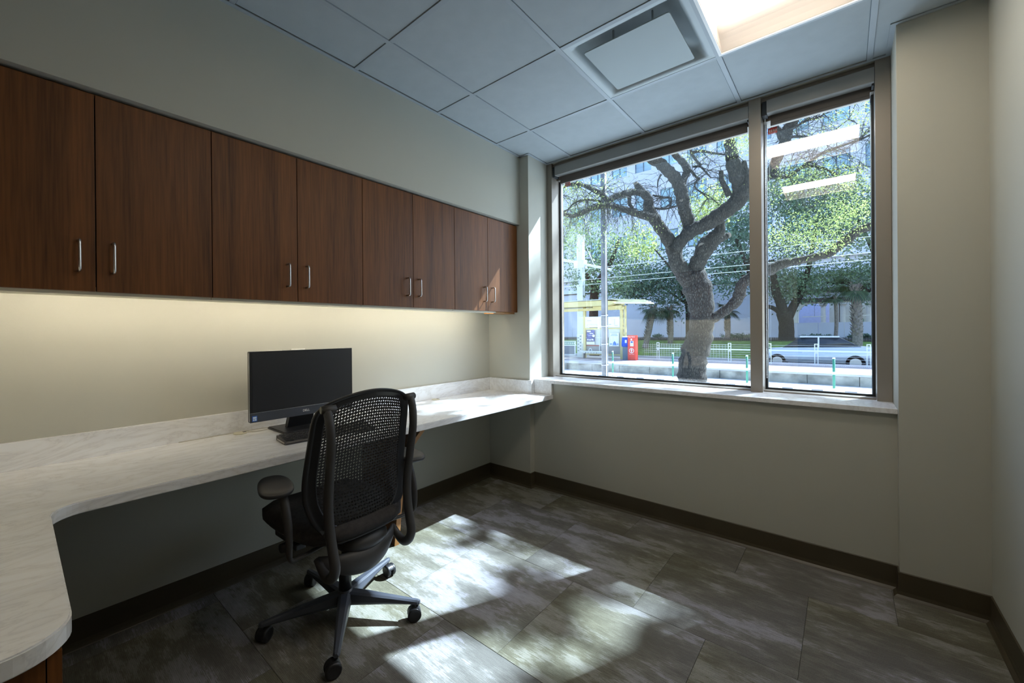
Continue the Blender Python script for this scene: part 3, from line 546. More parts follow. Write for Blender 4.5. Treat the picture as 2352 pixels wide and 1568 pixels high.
cabinet(2.1324, 2.866, [(2.1324, 2.490), (2.490, 2.866)], 'walnut wall cabinet with two doors and a sunlit patch, tucked in the far corner', [2.4425, 2.5355])
# corner run and the short back run (the latter shows in the glass)
def cabinet_back(x0, x1, doors, handles, lab):
    c = empty('wall_cabinet', ((x0 + x1) / 2, YB, ZB)); tag(c, lab, 'cabinet'); g = 0.0016; YD = YB + XD
    at(boxes('cabinet_body', wood_m, [(x0 + g, x1 - g, YB + 0.002, YD - 0.021, ZB + 0.012, ZT)]), c)
    at(box('cabinet_bottom', melamine_m, x0 + g, x1 - g, YB + 0.002, YD - 0.021, ZB + 0.002, ZB + 0.012), c)
    for k, (a_, b_) in enumerate(doors):
        d = at(box('door', wood_m, a_ + g, b_ - g, YD - 0.020, YD, ZB, ZT, None, 0.001), c)
        bm = bmesh.new(); pull(bm, (handles[k], YD, 1.514), (0, 1, 0)); o = finish(bm, 'door_handle', steel_m, None, True); o.parent = d
cabinet_back(0.33, 0.86, [(0.33, 0.595), (0.595, 0.86)], [0.55, 0.64], 'walnut cabinet on the back wall beside the inner corner, seen mirrored in the glass')
cabinet_back(0.86, 1.39, [(0.86, 1.125), (1.125, 1.39)], [1.08, 1.17], 'walnut cabinet on the back wall nearer the door, seen mirrored in the glass')
box_c = tag(empty('corner_filler', (0.15, -0.27, ZB)), 'plain walnut corner box joining the two cabinet runs', 'cabinet')
at(box('filler_box', wood_m, 0.002, XD - 0.004, YB + 0.002, -0.074, ZB, ZT, None, 0.001), box_c)
at(box('filler_top', wood_m, 0.002, XD - 0.02, YB + 0.03, -0.074, ZT, ZT + 0.01, None, 0.001), box_c)
# black strip standing in for the shade between soffit and cabinet tops
sc = tag(box('shadow_strip', simple('shadow_black', (0.012, 0.009, 0.006), 0.7), 0.004, XD - 0.03, -0.071, 2.866, ZT + 0.0105, 2.1722), 'black strip painted in as the shade between cabinet tops and soffit', 'shade strip')
# under-cabinet strips
for (a_, b_, lab) in ((-0.068, 0.661, 'slim light strip under the cabinet nearest the camera'), (0.664, 1.399, 'slim light strip under the cabinet above the monitor'), (1.402, 2.131, 'slim light strip under the third cabinet from the camera'), (2.134, 2.610, 'slim light strip under the corner cabinet by the pilaster')):
    s = tag(empty('under_cabinet_light', (0.26, (a_ + b_) / 2, ZB)), lab, 'light strip', None)
    at(box('strip_housing', melamine_m, 0.272, 0.300, a_, b_, ZB - 0.011, ZB + 0.0015, None, 0.001), s)
    at(box('strip_lens', strip_m, 0.2705, 0.2725, a_ + 0.01, b_ - 0.01, ZB - 0.0085, ZB + 0.0005), s)
s = tag(empty('under_cabinet_light', (0.86, YB + 0.2, ZB)), 'slim light strip under the back wall cabinets, seen mirrored in the glass', 'light strip')
at(box('strip_housing', melamine_m, 0.36, 1.36, YB + 0.272, YB + 0.300, ZB - 0.011, ZB + 0.0015, None, 0.001), s)
at(box('strip_lens', strip_m, 0.37, 1.35, YB + 0.2705, YB + 0.2725, ZB - 0.0085, ZB + 0.0005), s)
bm = bmesh.new(); prism(bm, [(0.17, 2.615), (0.295, 2.615), (0.295, 2.862), (0.17, 2.862)], 'z', ZB - 0.014, ZB + 0.0015)
tag(finish(bm, 'wood_filler', woodedge_m), 'light walnut filler board under the corner cabinet beside the pilaster', 'wood board')

# ================================================================ COUNTERTOP
ct = tag(empty('countertop', (0.3, 1.2, 0.774)), 'L-shaped white marble countertop with backsplash along the left wall', 'countertop')
zt, zb_ = 0.774, 0.738
xf = 0.6237
pts = [(0.0, YB)] + [(1.385, YB)] + [(1.385, 0.06)] + arc(1.385 - 0.085, 0.161 - 0.085, 0.085, 0, 90, 10)[1:] + arc(0.735, 0.161 + 0.055, 0.055, 270, 180, 8)[0:0]
pts = [(0.001, YB + 0.001), (1.392, YB + 0.001)] + arc(1.392 - 0.085, 0.161 - 0.085, 0.085, 0, 90, 10) + [(xf + 0.075, 0.161)] + arc(xf + 0.075, 0.161 + 0.075, 0.075, 270, 180, 8)[1:] + [(xf, YL - 0.001), (XP + 0.001, YL - 0.001), (XP + 0.001, YP - 0.001), (0.001, YP - 0.001)]
bm = bmesh.new(); prism(bm, pts, 'z', zb_, zt)
es = [e for e in bm.edges if abs(e.verts[0].co.z - e.verts[1].co.z) < 1e-6]
bmesh.ops.bevel(bm, geom=es, offset=0.003, segments=2, affect='EDGES')
at(finish(bm, 'counter_slab', marble_m), ct)
bs = 0.8806
at(box('backsplash', marble_m, 0.001, 0.020, YB + 0.02, YP - 0.001, zt, bs, None, 0.0015), ct)
at(box('backsplash', marble_m, 0.020, XP - 0.001, YP - 0.020, YP - 0.001, zt, bs, None, 0.0015), ct)
bm = bmesh.new(); prism(bm, [(XP - 0.001, YP - 0.0195), (XP + 0.018, YP - 0.004), (XP + 0.018, YL - 0.001), (XP + 0.001, YL - 0.001), (XP - 0.001, YP - 0.001)], 'z', zt, bs); at(finish(bm, 'backsplash', marble_m), ct)
at(box('backsplash', marble_m, 0.020, 1.385, YB + 0.001, YB + 0.020, zt, bs, None, 0.0015), ct)
def grommet(x, y):
    bm = bmesh.new(); n = 32; prof = [(0.0305, 0.0), (0.0315, 0.0035), (0.029, 0.005), (0.0, 0.0055)]
    rs = [[bm.verts.new((x + r * math.cos(2 * PI * k / n), y + r * math.sin(2 * PI * k / n), zt + h)) for k in range(n)] for r, h in prof[:3]]
    for i in range(2):
        for k in range(n): bm.faces.new((rs[i][k], rs[i][(k + 1) % n], rs[i + 1][(k + 1) % n], rs[i + 1][k]))
    bm.faces.new(rs[2]); g = at(finish(bm, 'grommet', cream_m, None, False), ct)
    o = box('cable_notch', blk_m, x - 0.009, x + 0.009, y + 0.012, y + 0.027, zt + 0.0048, zt + 0.0056); o.parent = g
grommet(0.056, 0.852); grommet(0.056, 2.184)
# gable supports below the worktop
def gable(y0, lab):
    o = empty('counter_support', (0.2, y0, 0)); tag(o, lab, 'bracket')
    pr = [(0.004, 0.0), (0.345, 0.0), (0.372, 0.20), (0.405, 0.42), (0.44, 0.545), (0.498, 0.628), (0.545, 0.68), (0.60, 0.7375), (0.004, 0.7375)]
    bm = bmesh.new(); prism(bm, pr, 'y', y0, y0 + 0.034); at(finish(bm, 'support_panel', doorw_m), o)
    bm = bmesh.new()
    for i in range(1, 7):
        a_, b_ = pr[i], pr[i + 1]; d = Vector((b_[0] - a_[0], b_[1] - a_[1])).normalized(); nx, nz = d.y * 0.002, -d.x * 0.002
        prism(bm, [a_, b_, (b_[0] + nx, b_[1] + nz), (a_[0] + nx, a_[1] + nz)], 'y', y0, y0 + 0.034)
    at(finish(bm, 'edge_band', woodedge_m), o)
gable(1.585, 'walnut support panel under the counter, right behind the office chair')
ped = tag(empty('base_cabinet', (1.1, -0.2, 0)), 'walnut base cabinet under the near end of the counter', 'cabinet')
at(box('end_panel', wood_m, 0.84, 1.352, YB + 0.002, 0.126, 0.0, zb_ - 0.001, None, 0.001), ped)
for k, (a_, b_) in enumerate(((0.09, 0.40), (0.404, 0.732))):
    d = at(box('drawer_front', wood_m, 0.842, 1.352, 0.1275, 0.146, a_, b_, None, 0.001), ped)
# wall outlets
def outlet(name, x, y, z, axis, lab):
    o = empty(name, (x, y, z)); tag(o, lab, 'wall outlet'); w, h = 0.040, 0.0575
    if axis == 'x': at(box('cover_plate', plate_m, 0.0005, 0.006, y - w, y + w, z - h, z + h, None, 0.0015), o); at(boxes('socket', simple('socket_face', (0.55, 0.54, 0.50), 0.4), [(0.006, 0.008, y - 0.016, y + 0.016, z + d - 0.013, z + d + 0.013) for d in (-0.022, 0.022)], None, 0.001), o)
    else: at(box('cover_plate', plate_m, x - w, x + w, YB + 0.0005, YB + 0.006, z - h, z + h, None, 0.0015), o); at(boxes('socket', MATS['socket_face'], [(x - 0.016, x + 0.016, YB + 0.006, YB + 0.008, z + d - 0.013, z + d + 0.013) for d in (-0.022, 0.022)], None, 0.001), o)
outlet('wall_outlet', 0, 1.045, 1.132, 'x', 'white outlet plate behind the monitor, left of the pair')
outlet('wall_outlet', 0, 1.175, 1.137, 'x', 'white outlet plate behind the monitor, right of the pair')
outlet('wall_outlet', 1.068, YB, 1.21, 'y', 'white outlet plate on the back wall farther from the door, seen mirrored')
outlet('wall_outlet', 1.334, YB, 1.21, 'y', 'white outlet plate on the back wall nearer the door, seen mirrored')
# ================================================================ COMPUTER, KEYBOARD
mo = empty('desktop_computer', (0.16, 1.10, 0.774)); tag(mo, 'black all-in-one computer with a dark screen standing on the counter', 'computer')
my0, my1, mz0, mz1, mx = 0.832, 1.372, 0.856, 1.1965, 0.250
at(box('display_housing', blk_m, mx - 0.030, mx - 0.004, my0, my1, mz0, mz1, None, 0.004), mo)
at(box('screen_bezel', blk_m, mx - 0.005, mx - 0.001, my0, my1, mz0 + 0.046, mz1, None, 0.0008), mo)
at(box('screen', screen_m, mx - 0.002, mx, my0 + 0.010, my1 - 0.010, mz0 + 0.049, mz1 - 0.010), mo)
at(box('chin', graph_m, mx - 0.005, mx + 0.001, my0, my1, mz0, mz0 + 0.0445, None, 0.001), mo)
at(box('chin_line', alu_m, mx - 0.004, mx - 0.0008, my0 + 0.002, my1 - 0.002, mz0 + 0.0445, mz0 + 0.0462), mo)
at(boxes('silver_edge', alu_m, [(mx - 0.014, mx - 0.006, my0 - 0.0007, my0 + 0.0005, mz0 + 0.006, mz1 - 0.006), (mx - 0.014, mx - 0.006, my0 + 0.006, my1 - 0.006, mz1 - 0.0005, mz1 + 0.0007)]), mo)
RX = Matrix(((0, 0, 1, 0), (1, 0, 0, 0), (0, 1, 0, 0), (0, 0, 0, 1)))   # text facing +x, reading along +y
lg = text_obj('logo', 'DELL', 0.0165, wht_m, Matrix.Identity(4)); lg.matrix_local = Matrix.Translation((mx + 0.0012, 1.102, mz0 + 0.023)) @ RX; at(lg, mo)
blue_m = simple('blue_badge', (0.03, 0.12, 0.45), 0.35, vary=0.03); pale_m = simple('badge_print', (0.65, 0.75, 0.88), 0.35, vary=0.03)
at(box('badge', blue_m, mx + 0.001, mx + 0.0015, my0 + 0.008, my0 + 0.031, mz0 + 0.006, mz0 + 0.032, None, 0.0002), mo)
at(boxes('badge_print', pale_m, [(mx + 0.0015, mx + 0.0018, my0 + 0.0115, my0 + 0.0275, mz0 + 0.0185, mz0 + 0.028), (mx + 0.0015, mx + 0.0018, my0 + 0.0115, my0 + 0.018, mz0 + 0.009, mz0 + 0.017), (mx + 0.0015, mx + 0.0018, my0 + 0.0195, my0 + 0.0275, mz0 + 0.009, mz0 + 0.017)]), mo)
bm = bmesh.new(); prism(bm, [(0.148, 0.788), (0.178, 0.788), (0.232, 0.90), (0.232, 0.98), (0.210, 0.98), (0.205, 0.91)], 'y', 1.035, 1.165); at(finish(bm, 'stand_neck', blk_m), mo)
bm = bmesh.new(); prism(bm, [(0.055, 0.985), (0.268, 0.985), (0.272, 0.99), (0.272, 1.215), (0.268, 1.22), (0.055, 1.22)], 'z', 0.7745, 0.785)
bmesh.ops.bevel(bm, geom=[e for e in bm.edges if e.verts[0].co.z > .78 and e.verts[1].co.z > .78], offset=0.004, segments=2, affect='EDGES'); at(finish(bm, 'stand_base', blk_m), mo)
# keyboard
kb = empty('keyboard', (0.425, 1.13, 0.774), math.radians(-6)); tag(kb, 'black keyboard on the counter in front of the monitor', 'keyboard')
bm = bmesh.new(); prism(bm, [(-0.070, 0.0005), (-0.066, 0.021), (-0.060, 0.023), (0.066, 0.013), (0.072, 0.009), (0.070, 0.0005)], 'y', -0.222, 0.222)
finish(bm, 'keyboard_body', blk2_m, kb)
box('side_trim', simple('grey_trim', (0.35, 0.35, 0.34), 0.5), -0.050, 0.058, -0.2232, -0.2218, 0.004, 0.010, kb)
km = None; rowsx = [-0.052, -0.029, -0.010, 0.009, 0.028, 0.047]
for r_, x in enumerate(rowsx):
    y = -0.213; k = 0
    while y < 0.205:
        w = 0.0165
        if (r_ == 5 and k == 3): w = 0.105
        elif k in (0,) and r_ > 1: w = 0.022 + 0.004 * (r_ - 2)
        gap = 0.012 if abs(y - 0.072) < 0.009 or abs(y - 0.14) < 0.009 else 0.0
        if w < 0.05 and w == 0.0165:
            if km is None:
                bm = bmesh.new(); prism(bm, [(-0.0080, -0.0079), (0.0080, -0.0079), (0.0080, 0.0079), (-0.0080, 0.0079)], 'z', 0, 0.0042)
                for v in bm.verts:
                    if v.co.z > 0.003: v.co.x *= 0.78; v.co.y *= 0.82
                km = bpy.data.meshes.new('key'); bm.to_mesh(km); bm.free(); km.materials.append(key_m)
            o = bpy.data.objects.new('key', km); link(o, kb); o.location = (x, y + gap + w / 2, 0.0215 - (x + 0.06) * 0.079 + 0.0005)
            o.rotation_euler = (0, math.radians(4.5), 0)
        else:
            zz = 0.0220 - (x + 0.06) * 0.079
            box('key', key_m, x - 0.0065, x + 0.0065, y + gap, y + gap + w - 0.002, zz, zz + 0.0035, kb, 0.0008)
        y += w + 0.0022 + gap; k += 1
# cable along the backsplash, from grommet to computer
tag(tube_obj('power_cable', simple('cable_grey', (0.55, 0.52, 0.45), 0.5), [(0.060, 0.885, 0.7765, .0022), (0.075, 0.915, 0.7765, .0022), (0.082, 0.95, 0.7765, .0022), (0.078, 0.980, 0.7765, .0022)], None, 6), 'thin pale cable running from the grommet to the computer stand', 'cable')
tag(tube_obj('power_cable', MATS['cable_grey'], [(0.030, 0.60, 0.7765, .002), (0.026, 0.80, 0.7765, .002), (0.030, 0.95, 0.7765, .002), (0.040, 1.05, 0.7765, .002), (0.035, 1.16, 0.7765, .002), (0.03, 1.3, 0.7765, .002)], None, 6), 'thin pale cable lying along the foot of the backsplash', 'cable')

# ================================================================ OFFICE CHAIR (local: +x forward, +y sitter's left is +y)
CH = empty('office_chair', (0.672, 1.075, 0), math.radians(181.7)); tag(CH, 'black mesh-back office chair on five casters at the counter', 'chair')
# sitter's "side" s (picture right = +s) is local -y
def cp(f, s, z): return (f, -s, z)
# five-star base
base_angles = [math.radians(a - 181.7) for a in (-109.6, -35.5, 36.0, 110.5, 181.0)]
bm = bmesh.new(); cyl(bm, (0, 0, 0.062), (0, 0, 0.125), 0.042, 0.032, 28); finish(bm, 'base_hub', graph_m, CH, True)
bm = bmesh.new(); cyl(bm, (0, 0, 0.12), (0, 0, 0.27), 0.028, 0.026, 24); cyl(bm, (0, 0, 0.26), (0, 0, 0.36), 0.015, seg=20); cyl(bm, (0, 0, 0.25), (0, 0, 0.262), 0.030, seg=24); finish(bm, 'gas_column', blk_m, CH, True)
for ai, an in enumerate(base_angles):
    bm = bmesh.new(); ca, sa = math.cos(an), math.sin(an); secs = [(0.025, 0.030, 0.062, 0.118), (0.10, 0.027, 0.066, 0.113), (0.20, 0.021, 0.070, 0.103), (0.30, 0.015, 0.071, 0.092), (0.335, 0.0135, 0.069, 0.088), (0.345, 0.009, 0.071, 0.085)]
    rg = []
    for r, w, z0, z1 in secs:
        row = []
        for (lw, z) in ((-0.72 * w, z0), (-w, z0 + 0.3 * (z1 - z0)), (-w * 0.85, z1 - 0.006), (-w * 0.45, z1), (w * 0.45, z1), (w * 0.85, z1 - 0.006), (w, z0 + 0.3 * (z1 - z0)), (0.72 * w, z0)):
            row.append(bm.verts.new((r * ca - lw * sa, r * sa + lw * ca, z)))
        rg.append(row)
    for i in range(len(rg) - 1):
        for k in range(8): bm.faces.new((rg[i][k], rg[i][(k + 1) % 8], rg[i + 1][(k + 1) % 8], rg[i + 1][k]))
    bm.faces.new(list(reversed(rg[0]))); bm.faces.new(rg[-1]); bmesh.ops.recalc_face_normals(bm, faces=bm.faces[:])
    finish(bm, 'base_arm', graph_m, CH)
    wa = an + (0.9, 1.9, 0.35, 1.2, 2.2)[ai]; tx, ty = 0.333 * ca, 0.333 * sa; dx, dy = math.cos(wa), math.sin(wa)   # wheel axle direction = (-dy,dx)
    cx_, cy_ = tx - dx * 0.014, ty - dy * 0.014
    bm = bmesh.new(); cyl(bm, (tx, ty, 0.060), (tx, ty, 0.075), 0.0055, seg=12)
    n = 14; prof = [(cx_ + dx * 0.0 * 1, 0)]
    hood = []
    for sgn in (-1, 1):
        ring = [bm.verts.new((cx_ - dy * sgn * 0.010 + dx * rr * math.cos(q), cy_ + dx * sgn * 0.010 + dy * rr * math.cos(q), 0.030 + rr * math.sin(q))) for q in [PI * k / n - 0.35 for k in range(n + 1)] for rr in (0.0305,)]
        hood.append(ring)
    for k in range(n): bm.faces.new((hood[0][k], hood[0][k + 1], hood[1][k + 1], hood[1][k]))
    bm.faces.new(hood[0]); bm.faces.new(list(reversed(hood[1])))
    cs = finish(bm, 'caster', blk_m, CH)
    for sgn in (-1, 1):
        bm = bmesh.new(); ax = Vector((-dy, dx, 0)); c0 = Vector((cx_, cy_, 0.030)); seg = 28; prof = [(0.0, 0.0), (0.0275, 0.0), (0.0300, 0.003), (0.0300, 0.013), (0.0275, 0.0165), (0.021, 0.0175), (0.010, 0.0165), (0.0, 0.0165)]
        rows2 = []
        for rr, o_ in prof[1:-1]:
            rows2.append([bm.verts.new(c0 + ax * sgn * (0.0068 + o_) + (Vector((dx, dy, 0)) * math.cos(2 * PI * k / seg) + Vector((0, 0, 1)) * math.sin(2 * PI * k / seg)) * rr) for k in range(seg)])
        for i in range(len(rows2) - 1):
            for k in range(seg): bm.faces.new((rows2[i][k], rows2[i][(k + 1) % seg], rows2[i + 1][(k + 1) % seg], rows2[i + 1][k]))
        bm.faces.new(rows2[0]); bm.faces.new(rows2[-1]); bmesh.ops.recalc_face_normals(bm, faces=bm.faces[:])
        finish(bm, 'wheel', blk_m, cs, True)
# tilt mechanism and yoke
bm = bmesh.new(); ab(bm, -0.14, 0.13, -0.075, 0.075, 0.345, 0.415, 0.022, 4); finish(bm, 'tilt_mechanism', blk_m, CH, True)
ykp = [cp(-0.105, -0.19, 0.365), cp(-0.13, -0.15, 0.350), cp(-0.155, -0.08, 0.325), cp(-0.165, 0.0, 0.315), cp(-0.155, 0.08, 0.325), cp(-0.13, 0.15, 0.350), cp(-0.105, 0.19, 0.365)]
tube_obj('rear_yoke', blk2_m, [(*p, r) for p, r in zip(ykp, (.018, .028, .046, .052, .046, .028, .018))], CH, 16, 5, flat=0.5, up=(1, 0, 0))
bm = bmesh.new()
for i in range(2): pass
u_ = bmesh.ops.create_uvsphere(bm, u_segments=24, v_segments=14, radius=1.0, matrix=Matrix.Translation(cp(-0.115, 0.02, 0.385)) @ Matrix.Diagonal((0.075, 0.115, 0.050, 1)))
finish(bm, 'yoke_cover', blk2_m, CH, True)
bm = bmesh.new(); tube(bm, [(*cp(0.02, 0.10, 0.375), .006), (*cp(0.01, 0.20, 0.372), .006), (*cp(0.0, 0.245, 0.365), .006)], 8); ab(bm, -0.018, 0.022, -0.285, -0.240, 0.358, 0.372, 0.005, 2); finish(bm, 'height_lever', blk_m, CH, True)
bm = bmesh.new(); cyl(bm, cp(0.09, -0.10, 0.375), cp(0.09, -0.205, 0.375), 0.012, 0.012, 16); cyl(bm, cp(0.09, -0.20, 0.375), cp(0.09, -0.245, 0.375), 0.022, 0.019, 18); finish(bm, 'tension_knob', blk_m, CH, True)
# seat: cushion over pan
def seat_mesh(grow, z_of, thick, name, mat, nu=36, nr=9):
    bm = bmesh.new(); rg = []
    def outline(t):
        c, s = math.cos(t), math.sin(t); p = 3.6
        r = (abs(c) ** p + abs(s) ** p) ** (-1 / p)
        return 0.095 + (0.298 + grow) * r * c, (0.254 + grow - 0.012 * max(0, -c)) * r * s
    top = []; bot = []
    for i in range(nr + 1):
        q = i / nr; row = []
        for k in range(nu):
            t = 2 * PI * k / nu; f, s = outline(t); f = 0.095 + (f - 0.095) * q; s *= q
            row.append((f, s))
        top.append(row)
    V = []
    for i, row in enumerate(top):
        e = (i / nr); edge = -0.026 * max(0, (e - 0.80) / 0.20) ** 2
        V.append([bm.verts.new((f, -s, z_of(f, s) + edge)) for f, s in row])
    B = [[bm.verts.new((f * 1.0 - 0.004 * 0, -s, z_of(f, s) - thick + 0.004 * 0)) for f, s in top[k]] for k in (nr, nr - 2)]
    for k_, v in enumerate(B[0]): v.co = V[nr][k_].co + Vector((0, 0, -(thick - 0.026)))
    for i in range(nr):
        for k in range(nu):
            a_, b_, c_, d_ = V[i][k], V[i][(k + 1) % nu], V[i + 1][(k + 1) % nu], V[i + 1][k]
            bm.faces.new((a_, b_, c_, d_))
    for k in range(nu):
        bm.faces.new((V[nr][k], V[nr][(k + 1) % nu], B[0][(k + 1) % nu], B[0][k])); bm.faces.new((B[0][k], B[0][(k + 1) % nu], B[1][(k + 1) % nu], B[1][k]))
    bm.faces.new(B[1]); bmesh.ops.remove_doubles(bm, verts=bm.verts[:], dist=0.0004); bmesh.ops.recalc_face_normals(bm, faces=bm.faces[:])
    return finish(bm, name, mat, CH, True)
zs = lambda f, s: 0.500 - 0.018 * max(0, (f - 0.24) / 0.15) ** 2 + 0.010 * (s / 0.24) ** 2 + 0.012 * max(0, (-0.05 - f) / 0.16) ** 2
seat_mesh(0.0, zs, 0.060, 'seat', fab_m)
seat_mesh(-0.012, lambda f, s: zs(f, s) - 0.045, 0.030, 'seat_pan', blk2_m)
bm = bmesh.new(); ab(bm, 0.05, 0.19, 0.16, 0.225, 0.395, 0.425, 0.006, 2); ab(bm, 0.02, 0.10, 0.17, 0.215, 0.372, 0.40, 0.006, 2); finish(bm, 'seat_slide_lever', blk_m, CH)
# back shell: solid rim with a moulded lattice in the middle
cz = [(.385, -.118), (.43, -.150), (.50, -.172), (.60, -.150), (.68, -.142), (.80, -.165), (.92, -.190), (.99, -.205), (1.06, -.232)]
def cfun(z):
    return float(np.interp(z, [p[0] for p in cz], [p[1] for p in cz]))
wv = [(0, .185), (.06, .218), (.15, .240), (.30, .252), (.5, .250), (.8, .241), (.93, .238), (1, .236)]
def shell(u, v):
    w = float(np.interp(v, [p[0] for p in wv], [p[1] for p in wv])); s = u * w
    zb0 = 0.385 + 0.075 * abs(u) ** 2.6; zt0 = 1.048 - 0.062 * u * u
    z = zb0 + (zt0 - zb0) * v
    f = (cfun(z - .02) + cfun(z) + cfun(z + .02)) / 3 + 0.034 * u * u
    return Vector((f, -s, z))
NU, NV = 30, 40
bm = bmesh.new(); UL, VL, VH = 0.80, 0.135, 0.945
def P3(u, v, off=0.0):
    p = shell(u, v); return p + Vector((-off, 0, 0))
# lattice cells: each cell has a slanted bean-shaped hole
hole = []
for k in range(8):
    q = 2 * PI * (k + 0.5) / 8; ex, ey = 0.43 * math.cos(q), 0.27 * math.sin(q) + 0.11 * math.cos(2 * q); hole.append((ex, ey))
outer = [(0.5, 0.0), (0.5, 0.5), (0.0, 0.5), (-0.5, 0.5), (-0.5, 0.0), (-0.5, -0.5), (0.0, -0.5), (0.5, -0.5)]
grid = {}
def gv(iu, iv):   # shared half-grid vertex
    key = (iu, iv)
    if key not in grid:
        u = -UL + 2 * UL * iu / (2 * NU); v = VL + (VH - VL) * iv / (2 * NV); grid[key] = bm.verts.new(P3(u, v))
    return grid[key]
for i in range(NU):
    for j in range(NV):
        cu, cv = 2 * i + 1, 2 * j + 1
        ov = [gv(cu + int(round(a * 2)), cv + int(round(b * 2))) for a, b in outer]
        ang = 0.62 if (i + j) % 2 else -0.62; ca, sa = math.cos(ang), math.sin(ang); hv = []
        for (a, b) in hole:
            x, y = a * ca - b * sa, a * sa + b * ca; u = -UL + 2 * UL * (cu / 2 + x) / NU; v = VL + (VH - VL) * (cv / 2 + y) / NV; hv.append(bm.verts.new(P3(u, v)))
        # align hole vertex k with outer vertex k (start angle ~22deg)
        for k in range(8): bm.faces.new((ov[k], ov[(k + 1) % 8], hv[(k + 1) % 8], hv[k]))
me_o = finish(bm, 'back_mesh', blk_m, CH, False)
md = me_o.modifiers.new('thick', 'SOLIDIFY'); md.thickness = 0.004; md.offset = 0
# rim around it
bm = bmesh.new(); nR = 96
def rimpt(t, q):
    """t around, q 0 inner..1 outer in (u,v) space"""
    c, s = math.cos(t), math.sin(t); p = 4.2 if s < 0 else 4.2 + 12 * s; r = (abs(c) ** p + abs(s) ** p) ** (-1 / p)
    uo, vo = r * c, 0.5 + 0.5 * r * s
    ui = UL * max(-1, min(1, r * c * 1.0)); vi = (VL + VH) / 2 + (VH - VL) / 2 * max(-1, min(1, r * s))
    return ui + (uo - ui) * q, vi + (vo - vi) * q
prof = [(-0.06, 0.0, .001), (0.10, 0.0, .006), (0.16, 0.0, .002), (0.30, 0.0, .006), (0.36, 0.0, .002), (0.50, 0.0, .006), (0.56, 0, .002), (0.72, 0.0, .007), (0.92, 0.0, .008), (1.0, 0.0, .004), (1.0, 0.0, -.004), (0.9, 0.0, -.008), (0.4, 0, -.006), (-0.06, 0, -.003)]
RR = []
for k in range(nR):
    t = 2 * PI * k / nR; row = []
    for q, _, h in prof:
        u, v = rimpt(t, q); row.append(bm.verts.new(P3(u, v, h * 1.0)))
    RR.append(row)
for k in range(nR):
    for m_ in range(len(prof)): a_ = (m_ + 1) % len(prof); bm.faces.new((RR[k][m_], RR[(k + 1) % nR][m_], RR[(k + 1) % nR][a_], RR[k][a_]))
bmesh.ops.recalc_face_normals(bm, faces=bm.faces[:])
finish(bm, 'back_rim', blk_m, CH, True)
# uprights with hooked ends, knobs
for sg in (-1, 1):
    dz = 0.0
    path = [(-.222, .985, .0165), (-.238, .93, .0175), (-.240, .85, .0175), (-.222, .74, .0180), (-.205, .62, .0190), (-.208, .52, .0195), (-.226, .44, .0195), (-.238, .385, .0200), (-.222, .345, .0205), (-.190, .325, .0200), (-.150, .335, .0175), (-.118, .358, .0150), (-.100, .370, .0130)]
    tube_obj('back_upright', blk2_m, [(*cp(f, sg * (0.205 - 0.018 * (1 - z) / .65), z), r) for f, z, r in path], CH, 14, 4, up=(0, 1, 0))
    bm = bmesh.new(); cyl(bm, cp(-.226, sg * 0.172, .990), cp(-.216, sg * 0.226, .990), 0.0155, seg=24); kn = finish(bm, 'pivot_knob', blk2_m, CH, True)
    bm = bmesh.new(); cyl(bm, cp(-.216, sg * 0.226, .990), cp(-.2155, sg * 0.2285, .990), 0.0140, 0.0125, seg=24); finish(bm, 'knob_cap', simple('knob_cap', (0.16, 0.17, 0.12), 0.4), kn)
# lumbar band behind the lower back
bm = bmesh.new(); n = 30; A_ = []
for k in range(n + 1):
    u = -0.86 + 1.72 * k / n; v0, v1 = 0.015, 0.125
    A_.append([bm.verts.new(P3(u, v0 + 0.03 * u * u, h)) for h in (0.004,)] + [bm.verts.new(P3(u, (v0 + v1) / 2 + 0.02 * u * u, 0.016))] + [bm.verts.new(P3(u, v1, 0.006))])
for k in range(n):
    for m_ in range(2): bm.faces.new((A_[k][m_], A_[k + 1][m_], A_[k + 1][m_ + 1], A_[k][m_ + 1]))
finish(bm, 'lower_back_band', blk2_m, CH, True)
# arms
def arm(sg, f0, padf, pads, yawd, padz):
    s_ = sg * 0.300
    path = [(*cp(f0 + .02, s_, padz - .030), .021), (*cp(f0, s_, padz - .07), .021), (*cp(f0 - .020, s_, padz - .13), .0195), (*cp(f0 - .030, s_, .49), .0165), (*cp(f0 - .030, s_, .440), .014), (*cp(f0 - .028, s_ * .97, .412), .011), (*cp(f0 - .02, s_ * .85, .404), .0095), (*cp(f0 + .01, sg * 0.10, .402), .0095)]
    tube_obj('arm_post', blk2_m, path, CH, 14, 4, flat=0.8, up=(0, 1, 0))
    bm = bmesh.new(); bmesh.ops.create_uvsphere(bm, u_segments=32, v_segments=18, radius=1.0)
    for v in bm.verts:
        x, y, z = v.co; w = 1.0 - 0.22 * x
        v.co = Vector((math.copysign(abs(x) ** 0.82, x) * 0.122, math.copysign(abs(y) ** 0.8, y) * 0.060 * w, (math.copysign(abs(z) ** 0.72, z)) * (0.020 if z > 0 else 0.030)))
        if v.co.z > 0: v.co.z -= 0.006 * (1 - (y * y))
    pad = finish(bm, 'arm_pad', armpad_m, CH, True); pad.location = cp(padf, pads, padz); pad.rotation_euler = (0, 0, math.radians(yawd))
arm(-1, -0.075, -0.005, -0.308, -16, 0.684)
arm(1, -0.100, -0.055, 0.318, -12, 0.672)
